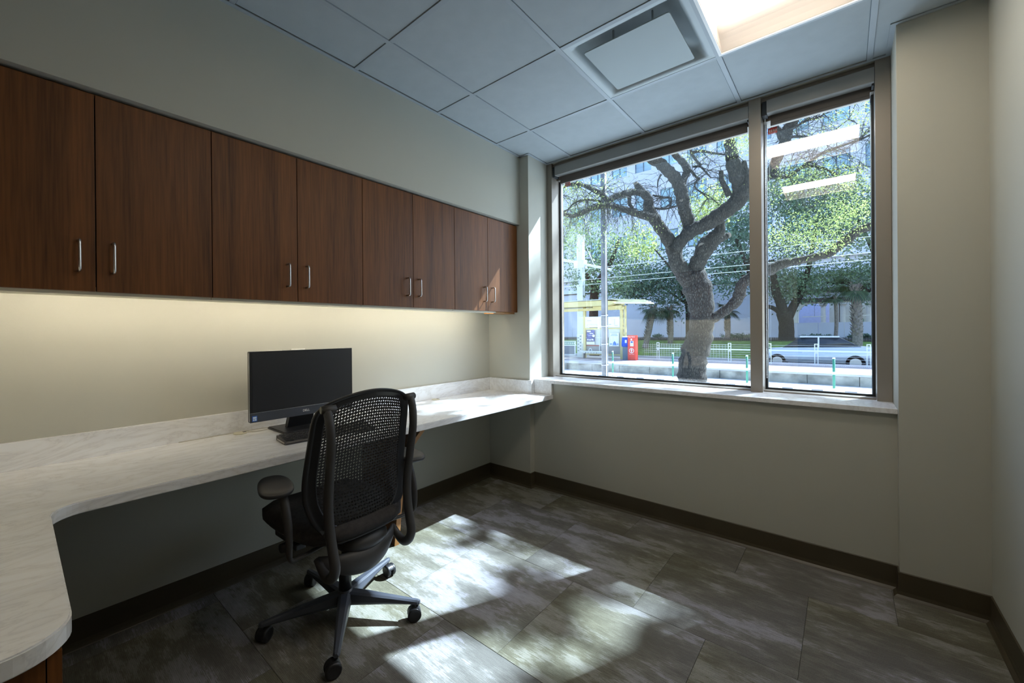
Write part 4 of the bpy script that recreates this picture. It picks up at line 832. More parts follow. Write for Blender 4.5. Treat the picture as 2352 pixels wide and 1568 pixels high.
# ================================================================ OUTDOORS
conc_m = simple('street_concrete', (0.60, 0.60, 0.59), 0.85, vary=0.08, scale=1.2, bmp=0.2, bscale=60)
plat_m = simple('platform_concrete', (0.50, 0.49, 0.49), 0.85, vary=0.10, scale=1.5)
brick_m = simple('platform_paving', (0.36, 0.33, 0.34), 0.85, vary=0.12, scale=3)
curb_m = simple('stained_curb', (0.34, 0.33, 0.29), 0.9, vary=0.45, scale=2.6)
asph_m = simple('asphalt', (0.10, 0.10, 0.105), 0.9, vary=0.2, scale=8)
grass_m = simple('lawn_green', (0.16, 0.27, 0.055), 0.95, vary=0.35, scale=5, bmp=0.8, bscale=60)
soil_m = simple('mulch', (0.07, 0.06, 0.045), 0.95, vary=0.3, scale=10)
stone_m = simple('pale_precast', (0.72, 0.73, 0.80), 0.8, vary=0.05, scale=0.7)
joint_m = simple('joint_dark', (0.25, 0.25, 0.28), 0.9)
tower_m = simple('tower_precast', (0.86, 0.84, 0.90), 0.8, vary=0.04, scale=0.3)
twin_m = simple('tower_glass', (0.42, 0.62, 0.85), 0.08, vary=0.5, scale=0.35, spec=0.8)
mullw_m = simple('tower_mullion', (0.10, 0.16, 0.22), 0.5)
dkbeam_m = simple('dark_beam', (0.10, 0.075, 0.07), 0.7)
beige_m = simple('beige_stucco', (0.90, 0.86, 0.74), 0.8, vary=0.04)
yel_m = simple('yellow_steel', (0.62, 0.53, 0.25), 0.5, vary=0.06, scale=3)
yel2_m = simple('pale_yellow_blade', (0.80, 0.76, 0.52), 0.5, vary=0.04)
galv_m = simple('galvanised_steel', (0.17, 0.18, 0.20), 0.5, 0.3, vary=0.25, scale=3)
wsteel_m = simple('white_painted_steel', (0.78, 0.82, 0.83), 0.45, vary=0.04)
grn_m = simple('green_paint', (0.05, 0.26, 0.17), 0.45, vary=0.08)
kred_m = simple('kiosk_red', (0.75, 0.075, 0.05), 0.4, vary=0.03)
kblue_m = simple('kiosk_blue', (0.03, 0.09, 0.50), 0.35, vary=0.15, scale=12)
kgrey_m = simple('kiosk_grey', (0.13, 0.17, 0.22), 0.5, vary=0.08)
paperw_m = simple('poster_white', (0.80, 0.82, 0.86), 0.6, vary=0.03)
paperb_m = simple('poster_navy', (0.10, 0.12, 0.30), 0.6, vary=0.5, scale=9)
pblue_m = simple('poster_blue', (0.10, 0.28, 0.70), 0.6, vary=0.4, scale=14)
maroon_m = simple('print_maroon', (0.35, 0.09, 0.08), 0.6)
clearp_m = simple('frosted_panel', (0.62, 0.66, 0.62), 0.4, vary=0.03)
PZ, SZ = -0.11, -0.47
struct(box('ground', conc_m, -45, 30, 3.40, 16.9, SZ - 0.2, SZ))
pl = struct(box('platform', plat_m, -45, 30, 16.9, 21.3, PZ - 0.5, PZ))
box('paving_band', brick_m, -45, 30, 17.75, 20.1, PZ, PZ + 0.006, pl)
for k in range(34):
    box('curb_stone', curb_m, -26 + k * 1.25, -26 + k * 1.25 + 1.235, 16.80, 16.9, SZ, PZ - 0.075, pl, 0.004)
box('platform_nosing', plat_m, -45, 30, 16.76, 17.1, PZ - 0.07, PZ + 0.004, pl, 0.01)
dots = bmesh.new()
for k in range(520):
    x = -16 + k * 0.055
    ab(dots, x, x + 0.028, 19.92, 19.95, PZ + 0.006, PZ + 0.022); ab(dots, x, x + 0.028, 17.02, 17.05, PZ, PZ + 0.012)
d_ = finish(dots, 'tactile_dots', white_m, pl); d_['kind'] = 'stuff'
mk = bmesh.new()
for ln in (12.6, 14.0):
    ab(mk, -40, 28, ln, ln + 0.06, SZ, SZ + 0.004)
finish(mk, 'track_rail', joint_m, bpy.data.objects['ground'])
g2 = bpy.data.objects['ground']
for x in (-4.75, -4.0, -3.25, -2.53, -1.80, -1.08, -0.35, 0.38, 1.12, 1.81, 2.53, 3.25):
    bm = bmesh.new(); prism(bm, [(x - 0.13, 15.09), (x + 0.13, 15.09), (x + 0.11, 15.21), (x - 0.11, 15.21)], 'z', SZ, SZ + 0.03)
    b_ = finish(bm, 'lane_marker', plat_m if False else joint_m); tag(b_, 'low dark lane marker block in the row on the street', 'road marker', 'lane marker blocks in a row')
struct(box('road', asph_m, -45, 30, 21.3, 25.2, SZ - 0.2, SZ + 0.02))
lawn = bmesh.new()
prism(lawn, [(25.2, SZ - .2), (25.2, -0.36), (26.3, -0.30), (26.4, -0.10), (29.6, 0.56), (30.0, 0.60), (30.0, SZ - .2)], 'x', -45, 30)
la = struct(finish(lawn, 'lawn', grass_m)); box('lawn_path', plat_m, -45, 30, 25.2, 26.2, -0.5, -0.30, la)
bed = struct(box('planting_bed', soil_m, -45, 30, 30.0, 52.0, 0.0, 0.64))
# low iron fence in front of the bed
fe = tag(empty('iron_fence', (-4, 29.7, 0.56)), 'low dark iron fence running along the foot of the planting bed', 'fence')
bm = bmesh.new()
for k in range(300):
    x = -18 + k * 0.11
    ab(bm, x, x + 0.022, 29.70, 29.72, 0.50, 0.80)
at(finish(bm, 'fence_bars', gasket_m), fe)['kind'] = 'stuff'
each('fence_rail', gasket_m, [(-18, 15, 29.69, 29.73, 0.78, 0.80), (-18, 15, 29.69, 29.73, 0.57, 0.59)], fe)
# podium wall with an arched opening on the right
pw = empty('podium_building', (-8, 37, 0)); tag(pw, 'pale precast podium building with a low wall and a wide opening under a dark beam', 'building')
Y0 = 36.6
at(boxes('podium_wall', stone_m, [(-40, -0.30, Y0, Y0 + 0.5, 0, 4.85)]), pw)
for r_, (za, zb2) in enumerate(((0.66, 1.28), (1.30, 2.38), (2.40, 3.60), (3.62, 4.84))):
    x = -20.6
    while x < -0.4:
        x1_ = min(x + 2.55, -0.32)
        at(box('wall_panel', stone_m, x + 0.012, x1_ - 0.012, Y0 - 0.03, Y0 + 0.01, za + 0.01, zb2 - 0.012, None), pw); x += 2.55
each('parapet_beam', wsteel_m, [(-40, 3.6, Y0 - 0.25, Y0 + 0.3, 4.95, 5.30)], pw)
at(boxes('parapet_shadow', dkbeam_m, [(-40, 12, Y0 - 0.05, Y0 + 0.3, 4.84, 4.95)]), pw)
x = -0.30
while x < 13:
    at(box('low_wall_panel', stone_m, x + 0.01, x + 1.34, Y0, Y0 + 0.25, 0.6, 1.72, None, 0.01), pw); x += 1.36
bm = bmesh.new()
arcpts = [(-0.31, 1.72), (-0.05, 1.72)] + [(-0.05 + 0.75 * (1 - math.cos(q)), 2.30 + 0.75 * math.sin(q)) for q in [PI / 2 * k / 8 for k in range(9)]] + [(14, 3.05), (14, 3.13), (-0.31, 3.13)]
prism(bm, arcpts, 'y', Y0 - 0.02, Y0 + 0.45); at(finish(bm, 'arch_surround', beige_m), pw)
at(box('dark_beam', dkbeam_m, -0.30, 14, Y0 - 0.12, Y0 + 0.5, 3.13, 3.42), pw)
at(box('pale_fascia', stone_m, -0.30, 14, Y0 - 0.02, Y0 + 0.5, 3.42, 3.82), pw)
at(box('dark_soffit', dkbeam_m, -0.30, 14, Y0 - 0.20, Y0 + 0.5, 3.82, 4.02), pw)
at(box('upper_fascia', stone_m, -0.30, 14, Y0 - 0.02, Y0 + 0.5, 4.02, 4.84), pw)
# colonnade seen through the opening
cl = empty('colonnade', (3, 42, 0)); tag(cl, 'sunlit beige colonnade seen through the opening of the pale building', 'building')
at(boxes('back_wall', beige_m, [(1.55, 9, 41.6, 41.9, 0.3, 3.9)]), cl)
at(boxes('entablature', beige_m, [(0.9, 9, 40.0, 40.5, 3.30, 3.9)]), cl)
at(boxes('far_wall', simple('lilac_wall', (0.66, 0.68, 0.90), 0.8), [(-6, 1.55, 43.5, 43.7, 0.3, 4.2)]), cl)
for x in (1.22, 2.35, 3.75, 5.2):
    bm = bmesh.new(); cyl(bm, (x, 40.2, 0.4), (x, 40.2, 3.02), 0.16, 0.14, 16); cyl(bm, (x, 40.2, 2.98), (x, 40.2, 3.10), 0.18, 0.23, 16); ab(bm, x - 0.26, x + 0.26, 39.95, 40.45, 3.10, 3.30); at(finish(bm, 'column', beige_m, None), cl)
at(boxes('door_panel', grn_m, [(2.95, 3.5, 41.50, 41.6, 0.6, 2.0)]), cl)
for x in (1.98, 2.15):
    at(box('slim_post', dkbeam_m, x, x + 0.05, Y0 + .3, Y0 + .35, 0.64, 3.2), pw)
for x0_, x1_ in ((0.17, 1.50), (2.35, 3.75)):
    at(box('bar_light', beige_m, x0_, x1_, Y0 + .38, Y0 + .42, 2.12, 2.17, None, 0.01), pw)
    at(box('light_stem', dkbeam_m, (x0_ + x1_) / 2, (x0_ + x1_) / 2 + .015, Y0 + .39, Y0 + .40, 2.17, 3.1), pw)
# tower
tw = empty('office_tower', (-8, 46, 0)); tag(tw, 'tall pale office tower with rows of blue windows behind the trees', 'building')
YT = 45.9
at(box('tower_core', tower_m, -45, 26, YT + 0.5, YT + 6, 4.4, 31), tw)
zrow = [9.95, 14.4, 18.85, 23.3]; pitch_x, ww_ = 2.72, 1.80
spx = lambda z: None
for r_, z0 in enumerate([5.4] + zrow):   # spandrel bands, each between window rows
    at(box('spandrel', tower_m, -45, 26, YT, YT + 0.5, z0 + 2.05, z0 + 4.45, None, 0.03), tw)
for z0 in zrow:
    k = 0; x = -17.95 - 2.72 * 4
    while x < 9:
        at(box('pier', tower_m, x + ww_, x + pitch_x, YT, YT + 0.5, z0, z0 + 2.05), tw)
        w_ = at(box('window', twin_m, x, x + ww_, YT + 0.22, YT + 0.30, z0, z0 + 2.05), tw)
        fr_ = boxes('window_bars', mullw_m, [(x + ww_ / 2 - .04, x + ww_ / 2 + .04, YT + 0.16, YT + 0.22, z0, z0 + 2.05), (x, x + .06, YT + 0.16, YT + 0.22, z0, z0 + 2.05), (x + ww_ - .06, x + ww_, YT + 0.16, YT + 0.22, z0, z0 + 2.05), (x, x + ww_, YT + 0.16, YT + 0.22, z0, z0 + .07)]); fr_.parent = w_
        x += pitch_x
# rail platform furniture
rl = empty('platform_railing', (-0.5, 20.0, PZ)); tag(rl, 'white steel railing with wire mesh along the back of the platform', 'railing')
for x in (-4.24, -1.28, 0.13, 1.6, 3.06, 4.6):
    at(boxes('railing_post', wsteel_m, [(x - 0.06, x - 0.035, 20.0, 20.03, PZ, 0.72), (x + 0.035, x + 0.06, 20.0, 20.03, PZ, 0.72), (x - 0.035, x + 0.035, 20.0, 20.03, 0.69, 0.72), (x - 0.035, x + 0.035, 20.0, 20.03, 0.56, 0.58), (x - 0.035, x + 0.035, 20.0, 20.03, 0.36, 0.40)]), rl)
at(boxes('leaning_rail', wsteel_m, [(-4.30, 4.8, 19.93, 20.0, 0.415, 0.47)], None, 0.01), rl)
wm = []
for z in (0.64, 0.55, 0.33, 0.24, 0.14, 0.03): wm.append((-4.9 if z < .4 else -4.2, 4.6, 20.012, 20.018, z, z + 0.007))
each('rail_wire', wsteel_m, wm, rl)
wm = [(x, x + 0.006, 20.012, 20.018, 0.02, 0.66) for x in np.arange(-4.88, -4.26, 0.10)] + [(x, x + 0.006, 20.012, 20.018, 0.02, 0.66) for x in np.arange(-4.2, -1.3, 0.115)] + [(-5.0, -4.2, 20.012, 20.018, z, z + .006) for z in np.arange(0.05, 0.66, 0.09)] + [(-4.2, -1.3, 20.012, 20.018, z, z + .005) for z in np.arange(0.09, 0.66, 0.09)]
at(boxes('wire_mesh', wsteel_m, [tuple(map(float, w)) for w in wm]), rl)['kind'] = 'stuff'
# kiosk red
kr = empty('fare_validator', (-5.08, 19.0, PZ)); tag(kr, 'red fare card kiosk with a white arrow sign on the platform', 'ticket machine')
at(box('kiosk_body', kred_m, -5.27, -4.90, 18.95, 19.25, PZ, 1.06, None, 0.01), kr)
at(box('card_reader', plate_m, -5.145, -4.985, 18.925, 18.95, 0.55, 0.80, None, 0.008), kr)
at(boxes('reader_screen', kblue_m, [(-5.115, -5.015, 18.92, 18.925, 0.71, 0.775)]), kr)
bm = bmesh.new()
def disc(bm, x, z, ro, ri, y, n=28):
    a_ = [bm.verts.new((x + ro * math.cos(2 * PI * k / n), y, z + ro * math.sin(2 * PI * k / n))) for k in range(n)]
    if ri: b_ = [bm.verts.new((x + ri * math.cos(2 * PI * k / n), y, z + ri * math.sin(2 * PI * k / n))) for k in range(n)]
    if ri:
        for k in range(n): bm.faces.new((a_[k], a_[(k + 1) % n], b_[(k + 1) % n], b_[k]))
    else: bm.faces.new(a_)
disc(bm, -5.085, 0.345, 0.115, 0.090, 18.946); disc(bm, -5.09, 0.865, 0.042, 0, 18.946)
prism(bm, [(-5.085, 0.425), (-5.145, 0.355), (-5.105, 0.355), (-5.105, 0.27), (-5.065, 0.27), (-5.065, 0.355), (-5.025, 0.355)], 'y', 18.945, 18.948)
at(finish(bm, 'kiosk_signs', wht_m), kr)
TX = Matrix(((1, 0, 0, 0), (0, 0, -1, 0), (0, 1, 0, 0), (0, 0, 0, 1)))
for body, z, sz in (('Tap Here', 0.985, 0.085), ('Fare Card', 0.185, 0.055)):
    t_ = text_obj('kiosk_lettering', body, sz, wht_m, Matrix.Translation((-5.085, 18.947, z)) @ TX); at(t_, kr)
kb2 = empty('ticket_kiosk', (-5.42, 19.05, PZ)); tag(kb2, 'dark grey ticket machine with a blue top between the shelter and the red kiosk', 'ticket machine')
at(box('machine_body', kgrey_m, -5.56, -5.29, 19.05, 19.4, PZ, 0.52, None, 0.01), kb2)
bm = bmesh.new(); prism(bm, [(19.02, 0.52), (19.4, 0.52), (19.4, 0.96), (19.06, 0.96), (18.98, 0.62)], 'x', -5.58, -5.29); at(finish(bm, 'blue_head', kblue_m), kb2)
at(boxes('head_cap', yel2_m, [(-5.56, -5.31, 19.04, 19.4, 0.96, 1.02)], None, 0.01), kb2)
at(boxes('machine_panel', plate_m, [(-5.42, -5.33, 18.995, 19.02, 0.70, 0.84), (-5.53, -5.44, 18.995, 19.02, 0.58, 0.60)]), kb2)
# shelter
sh = empty('platform_shelter', (-6.7, 19.5, PZ)); tag(sh, 'yellow steel tram shelter with a slatted roof tip, posters and a bench', 'shelter')
for (xa_, xb_) in ((-7.85, -7.72), (-5.87, -5.73), (-5.66, -5.58)):
    at(box('shelter_post', yel_m, xa_, xb_, 19.5, 19.62, PZ, 2.50, None, 0.01), sh)
bm = bmesh.new(); prism(bm, [(-10.2, 2.52), (-6.2, 2.50), (-5.95, 2.58), (-5.95, 2.70), (-6.4, 2.76), (-10.2, 2.78)], 'y', 18.9, 20.3); at(finish(bm, 'roof_slab', yel_m), sh)
at(boxes('roof_sheet', simple('roof_grey', (0.42, 0.45, 0.42), 0.6), [(-10.2, -5.97, 18.8, 20.35, 2.78, 2.82)]), sh)
for k, (x1_, z) in enumerate(((-4.80, 2.72), (-4.57, 2.65), (-4.34, 2.58), (-4.12, 2.50))):
    bm = bmesh.new(); y_ = 19.9 - k * 0.28
    prism(bm, [(-6.5, z + 0.12), (x1_, z - 0.02), (x1_, z + 0.04), (-6.5, z + 0.17)], 'y', y_ - 0.10, y_ + 0.10); at(finish(bm, 'roof_blade', yel2_m), sh)
each('eave_beam', yel_m, [(-8.9, -5.6, 19.35, 19.5, 2.30, 2.44), (-7.2, -5.7, 19.3, 19.45, 2.36, 2.50)], sh, bev=0.01)
each('cross_rail', yel_m, [(-7.85, -5.60, 19.52, 19.58, 1.36, 1.43), (-7.85, -5.6, 19.52, 19.58, 0.06, 0.12), (-5.87, -5.58, 19.52, 19.58, 1.55, 1.60), (-5.87, -5.58, 19.52, 19.58, 1.14, 1.18)], sh)
each('sign_panel', paperw_m, [(-7.70, -6.84, 19.46, 19.50, 1.45, 2.0), (-6.46, -5.88, 19.46, 19.50, 1.45, 1.97)], sh, bev=0.004)
at(boxes('sign_print', kgrey_m, [(-7.60, -7.36, 19.452, 19.46, 1.79, 1.805), (-7.60, -7.05, 19.452, 19.46, 1.60, 1.606), (-7.60, -7.594, 19.452, 19.46, 1.54, 1.60), (-7.056, -7.05, 19.452, 19.46, 1.54, 1.60), (-6.42, -6.30, 19.452, 19.46, 1.58, 1.60), (-6.13, -6.124, 19.452, 19.46, 1.58, 1.85), (-6.13, -5.95, 19.452, 19.46, 1.53, 1.545)]), sh)
each('glass_panel', clearp_m, [(-7.72, -6.60, 19.60, 19.62, 0.12, 1.36), (-6.5, -5.87, 19.60, 19.62, 0.12, 1.36)], sh)
at(boxes('grey_band', simple('band_grey', (0.30, 0.31, 0.31), 0.7), [(-7.72, -5.87, 19.585, 19.60, 0.12, 0.50)]), sh)
at(box('maroon_band', maroon_m, -7.72, -6.95, 19.578, 19.585, 0.50, 0.56), sh)
each('white_bar', wsteel_m, [(-6.98, -6.95, 19.54, 19.56, 0.12, 1.36), (-7.72, -6.6, 19.54, 19.56, 0.92, 0.95)], sh)
po = at(box('poster', paperb_m, -7.66, -7.22, 19.50, 19.53, 0.75, 1.32, None, 0.003), sh)
at(boxes('poster_print', paperw_m, [(-7.62, -7.42, 19.495, 19.50, 1.22, 1.29), (-7.48, -7.28, 19.495, 19.50, 1.13, 1.17), (-7.55, -7.36, 19.495, 19.50, 1.03, 1.045), (-7.62, -7.54, 19.495, 19.50, 0.80, 0.86), (-7.5, -7.42, 19.495, 19.5, 0.79, 0.85), (-7.38, -7.28, 19.495, 19.5, 0.80, 0.87)]), sh)
bm = bmesh.new(); disc(bm, -7.27, 1.03, 0.07, 0, 19.494); at(finish(bm, 'poster_disc', paperw_m), sh)
at(box('poster_caption', paperw_m, -7.66, -7.22, 19.50, 19.53, 0.59, 0.71), sh)
at(box('poster', paperw_m, -6.38, -5.93, 19.50, 19.53, 0.52, 1.17, None, 0.003), sh)
bm = bmesh.new(); prism(bm, [(-6.26, 0.56), (-6.04, 0.56), (-6.07, 0.68), (-6.15, 0.78), (-6.23, 0.68)], 'y', 19.494, 19.50); disc(bm, -6.33, 0.62, 0.045, 0, 19.495, 14); disc(bm, -5.985, 0.62, 0.04, 0, 19.495, 14); at(finish(bm, 'poster_art', pblue_m), sh)
at(boxes('poster_lettering', pblue_m, [(-6.30 + .06 * k, -6.265 + .06 * k, 19.494, 19.50, 1.09, 1.125) for k in range(5)] + [(-6.34, -5.99, 19.494, 19.50, 1.03, 1.05)]), sh)
bn = empty('platform_bench', (-7.1, 19.1, PZ)); tag(bn, 'pale metal bench with looped armrests in front of the shelter', 'bench')
at(boxes('bench_seat', wsteel_m, [(-7.72, -6.45, 18.95, 19.3, 0.23, 0.27)], None, 0.01), bn)
each('bench_slat', clearp_m, [(-7.72 + .15 * k, -7.60 + .15 * k, 18.94, 18.95, 0.16, 0.22) for k in range(8)], bn)
each('bench_leg', galv_m, [(-7.6, -7.56, 19.0, 19.2, PZ, 0.23), (-6.6, -6.56, 19.0, 19.2, PZ, 0.23)], bn)
bm = bmesh.new(); tube(bm, catmull([(-7.28, 19.0, .26, .014), (-7.26, 19.0, .37, .014), (-7.2, 19.0, .41, .014), (-7.14, 19.0, .37, .014), (-7.12, 19.0, .26, .014)], 4), 8); at(finish(bm, 'bench_arm', wsteel_m, None, True), bn)
# dark cabinet with white frame at far left
wc = empty('equipment_rack', (-9.0, 20, PZ)); tag(wc, 'white framed dark panel with a green title strip left of the shelter', 'notice board')
at(box('dark_panel', kgrey_m, -9.9, -8.60, 20.02, 20.05, 0.02, 0.48), wc)
at(boxes('white_frame', wsteel_m, [(-9.9, -8.55, 20.0, 20.06, 0.48, 0.535), (-9.9, -8.58, 20.0, 20.06, 0.70, 0.74), (-8.62, -8.58, 20.0, 20.06, 0.535, 0.70), (-9.9, -8.60, 20.0, 20.06, -0.02, 0.02), (-8.64, -8.60, 20.0, 20.06, 0.02, 0.48), (-9.9, -9.86, 20.0, 20.06, PZ, 0.74)]), wc)
at(box('green_strip', grn_m, -9.86, -8.62, 20.03, 20.04, 0.55, 0.69), wc)
at(boxes('strip_lettering', wht_m, [(-9.80 + 0.11 * k, -9.73 + 0.11 * k, 20.02, 20.03, 0.58, 0.66) for k in range(11)]), wc)
np_ = empty('poster_stand', (-8.2, 19.7, PZ)); tag(np_, 'pale patterned info column between the notice board and the shelter', 'info column')
at(box('column_body', clearp_m, -8.32, -8.02, 19.70, 19.78, PZ, 1.10, None, 0.01), np_)
at(boxes('column_print', kgrey_m, [(-8.28 + 0.13 * ((k * 7) % 2), -8.20 + 0.13 * ((k * 5) % 2), 19.69, 19.70, 0.22 + 0.085 * k, 0.265 + 0.085 * k) for k in range(10)]), np_)
# bollards
for i_, (x, y) in enumerate(((-4.39, 15.32), (-2.14, 15.22), (0.143, 14.80), (2.18, 14.79))):
    b_ = empty('bollard_post', (x, y, SZ)); tag(b_, ['slim green post right of the tall grey pole', 'slim green post left of the oak trunk', 'slim green post beside the window mullion', 'slim green post seen through the narrow right pane'][i_], 'bollard', 'slim green street posts')
    bm = bmesh.new(); cyl(bm, (x, y, SZ), (x, y, SZ + 0.93), 0.030, seg=12); at(finish(bm, 'post_shaft', grn_m, None, True), b_)
    bm = bmesh.new(); cyl(bm, (x, y, SZ + 0.93), (x, y, SZ + 0.965), 0.034, 0.028, 12); cyl(bm, (x, y, SZ + 0.50), (x, y, SZ + 0.58), 0.032, seg=12); cyl(bm, (x, y, SZ + .02), (x, y, SZ + 0.13), 0.032, seg=12); at(finish(bm, 'reflective_band', wsteel_m, None, True), b_)
# tall grey pole
gp = empty('street_pole', (-3.70, 13.15, SZ)); tag(gp, 'tall weathered grey street pole left of the oak', 'pole')
bm = bmesh.new(); cyl(bm, (-3.70, 13.15, SZ), (-3.70, 13.15, 9.0), 0.110, 0.095, 20); at(finish(bm, 'pole_shaft', galv_m, None, True), gp)
bm = bmesh.new(); cyl(bm, (-3.60, 13.06, SZ), (-3.60, 13.06, 4.6), 0.016, seg=8); at(finish(bm, 'conduit', wsteel_m, None, True), gp)
bm = bmesh.new()
for z in (1.78, 1.42, 0.82, 0.12): cyl(bm, (-3.70, 13.15, z), (-3.70, 13.15, z + 0.03), 0.118, seg=20)
at(finish(bm, 'steel_band', alu_m, None, True), gp)
bm = bmesh.new(); ab(bm, -3.88, -3.82, 13.0, 13.02, 1.35, 1.72); at(finish(bm, 'paper_notice', paperw_m), gp)
# catenary mast and wires
cm_ = empty('catenary_mast', (-9.28, 22.0, PZ)); tag(cm_, 'white steel catenary mast with a cross arm behind the shelter', 'mast')
at(boxes('mast_column', wsteel_m, [(-9.47, -9.10, 21.85, 21.90, -0.2, 6.92), (-9.47, -9.10, 22.10, 22.15, -0.2, 6.92), (-9.31, -9.26, 21.9, 22.1, -0.2, 6.92)], None, 0.005), cm_)
bm = bmesh.new(); tube(bm, [(-10.9, 22, 5.70, .08), (-9.4, 22, 5.27, .08), (-7.4, 22, 4.68, .07)], 8); at(finish(bm, 'cross_arm', wsteel_m, None), cm_)
at(boxes('arm_bracket', wsteel_m, [(-9.65, -8.98, 21.80, 22.2, 4.95, 5.42)], None, 0.02), cm_)
bm = bmesh.new(); tube(bm, [(-8.9, 22, 6.15, .02), (-8.4, 22, 5.0, .02)], 6); tube(bm, [(-9.0, 21.8, 5.0, .02), (-9.0, 21.8, 4.2, .02)], 6); tube(bm, [(-9.0, 21.8, 4.55, .015), (-8.6, 21.8, 4.85, .015)], 6); at(finish(bm, 'stay_rod', wsteel_m, None), cm_)
wi = empty('overhead_wires', (0, 20, 4)); tag(wi, 'thin pale overhead tram wires crossing behind the oak', 'wires')
for z, za in ((4.53, 4.60), (3.96, 4.02), (3.71, 3.70)):
    bm = bmesh.new(); tube(bm, [(-14, 20, za, .009), (-6, 20, z + .02, .009), (0, 20, z, .009), (8, 20, z + .02, .009), (16, 20, z + .06, .009)], 5); at(finish(bm, 'wire', wsteel_m, None), wi)
# passing car at rest on the road behind the railing
def car():
    c = empty('car', (1.35, 23.6, SZ)); tag(c, 'silver white car on the road behind the platform railing', 'car')
    z0 = SZ + 0.02; X = lambda x: -0.75 + x
    body = [(0.02, .30), (0.0, .55), (0.10, .72), (0.45, .84), (0.95, .90), (1.55, 1.30), (2.10, 1.40), (3.0, 1.38), (3.70, 1.05), (4.15, .95), (4.35, .86), (4.38, .50), (4.34, .28)]
    bm = bmesh.new(); low = [(X(x), z0 + min(z, .92)) for x, z in body]; low = [(X(.02), z0 + .28), (X(0), z0 + .55), (X(.10), z0 + .72), (X(.45), z0 + .82), (X(.98), z0 + .90), (X(3.8), z0 + .97), (X(4.2), z0 + .93), (X(4.36), z0 + .82), (X(4.38), z0 + .45), (X(4.34), z0 + .25)]
    prism(bm, low, 'y', 22.8, 24.5); bmesh.ops.bevel(bm, geom=bm.edges[:], offset=0.05, segments=2, affect='EDGES'); at(finish(bm, 'car_body', simple('car_silver', (0.70, 0.74, 0.80), 0.25, 0.2, vary=.02, coat=.6), None, True), c)
    bm = bmesh.new(); cab = [(X(1.0), z0 + .88), (X(1.62), z0 + 1.32), (X(2.1), z0 + 1.40), (X(2.95), z0 + 1.38), (X(3.72), z0 + .95)]
    prism(bm, cab, 'y', 22.92, 24.38); bmesh.ops.bevel(bm, geom=bm.edges[:], offset=0.04, segments=2, affect='EDGES'); at(finish(bm, 'car_glass', simple('car_glass', (0.03, 0.04, 0.05), 0.08), None, True), c)
    at(boxes('roof_pillars', MATS['car_silver'], [(X(1.66), X(3.0), 22.91, 24.39, z0 + 1.36, z0 + 1.42), (X(2.28), X(2.34), 22.90, 22.93, z0 + .9, z0 + 1.4)], None, 0.01), c)
    for x in (0.85, 3.5):
        for y in (22.82, 24.35):
            bm = bmesh.new(); cyl(bm, (X(x), y - .02, z0 + .31), (X(x), y + .18, z0 + .31), 0.31, seg=24); w_ = at(finish(bm, 'wheel', blk_m, None), c)
            bm = bmesh.new(); cyl(bm, (X(x), y - .03, z0 + .31), (X(x), y - .02, z0 + .31), 0.19, seg=16); h_ = finish(bm, 'hubcap', alu_m, None); h_.parent = w_
car()
# ================================================================ TREES
def bark_mat():
    m, nt, b = new_mat('oak_bark')
    v = coords(nt, 'World', (1, 1, 0.35)); n = N(nt, 'ShaderNodeTexNoise'); n.inputs['Scale'].default_value = 16; n.inputs['Detail'].default_value = 6; n.inputs['Distortion'].default_value = 0.6
    nt.links.new(v, n.inputs['Vector']); vo = N(nt, 'ShaderNodeTexVoronoi'); vo.feature = 'DISTANCE_TO_EDGE'; vo.inputs['Scale'].default_value = 26
    nt.links.new(v, vo.inputs['Vector'])
    r = ramp(nt, [(0.0, (0.012, 0.011, 0.009)), (0.16, (0.045, 0.040, 0.034)), (0.5, (0.105, 0.096, 0.082))], vo.outputs[0])
    r2 = ramp(nt, [(0.3, (0.6, 0.6, 0.6)), (0.7, (1.25, 1.22, 1.15))], n.outputs[0])
    mx = N(nt, 'ShaderNodeMix', data_type='RGBA', blend_type='MULTIPLY'); mx.inputs[0].default_value = 1
    nt.links.new(r.outputs[0], mx.inputs[6]); nt.links.new(r2.outputs[0], mx.inputs[7]); nt.links.new(mx.outputs[2], b.inputs['Base Color'])
    b.inputs['Roughness'].default_value = 0.95
    ad = N(nt, 'ShaderNodeMath', operation='ADD'); nt.links.new(vo.outputs[0], ad.inputs[0]); nt.links.new(n.outputs[0], ad.inputs[1]); bump(nt, b, ad.outputs[0], 0.9, 0.03)
    return m
bark_m = bark_mat(); cut_m = simple('cut_wood', (0.22, 0.185, 0.145), 0.8, vary=0.1, scale=20)
def leaf_mat(name, lo, hi, trans, tmix=0.5):
    m = bpy.data.materials.new(name); m.use_nodes = True; nt = m.node_tree; nt.nodes.clear()
    o = N(nt, 'ShaderNodeOutputMaterial'); g = N(nt, 'ShaderNodeNewGeometry')
    r = ramp(nt, [(0.0, lo), (1.0, hi)], g.outputs['Random Per Island']); r2 = ramp(nt, [(0.0, tuple(c * 0.6 for c in trans)), (1.0, trans)], g.outputs['Random Per Island'])
    p = N(nt, 'ShaderNodeBsdfPrincipled'); p.inputs['Roughness'].default_value = 0.42; nt.links.new(r.outputs[0], p.inputs['Base Color'])
    t = N(nt, 'ShaderNodeBsdfTranslucent'); nt.links.new(r2.outputs[0], t.inputs[0])
    mx = N(nt, 'ShaderNodeMixShader'); mx.inputs[0].default_value = tmix; nt.links.new(p.outputs[0], mx.inputs[1]); nt.links.new(t.outputs[0], mx.inputs[2]); nt.links.new(mx.outputs[0], o.inputs[0]); return m
leafA = leaf_mat('young_oak_leaf', (0.16, 0.24, 0.06), (0.42, 0.50, 0.20), (0.50, 0.60, 0.18), 0.5)
leafB = leaf_mat('mature_oak_leaf', (0.06, 0.13, 0.08), (0.30, 0.42, 0.27), (0.26, 0.38, 0.14), 0.33)
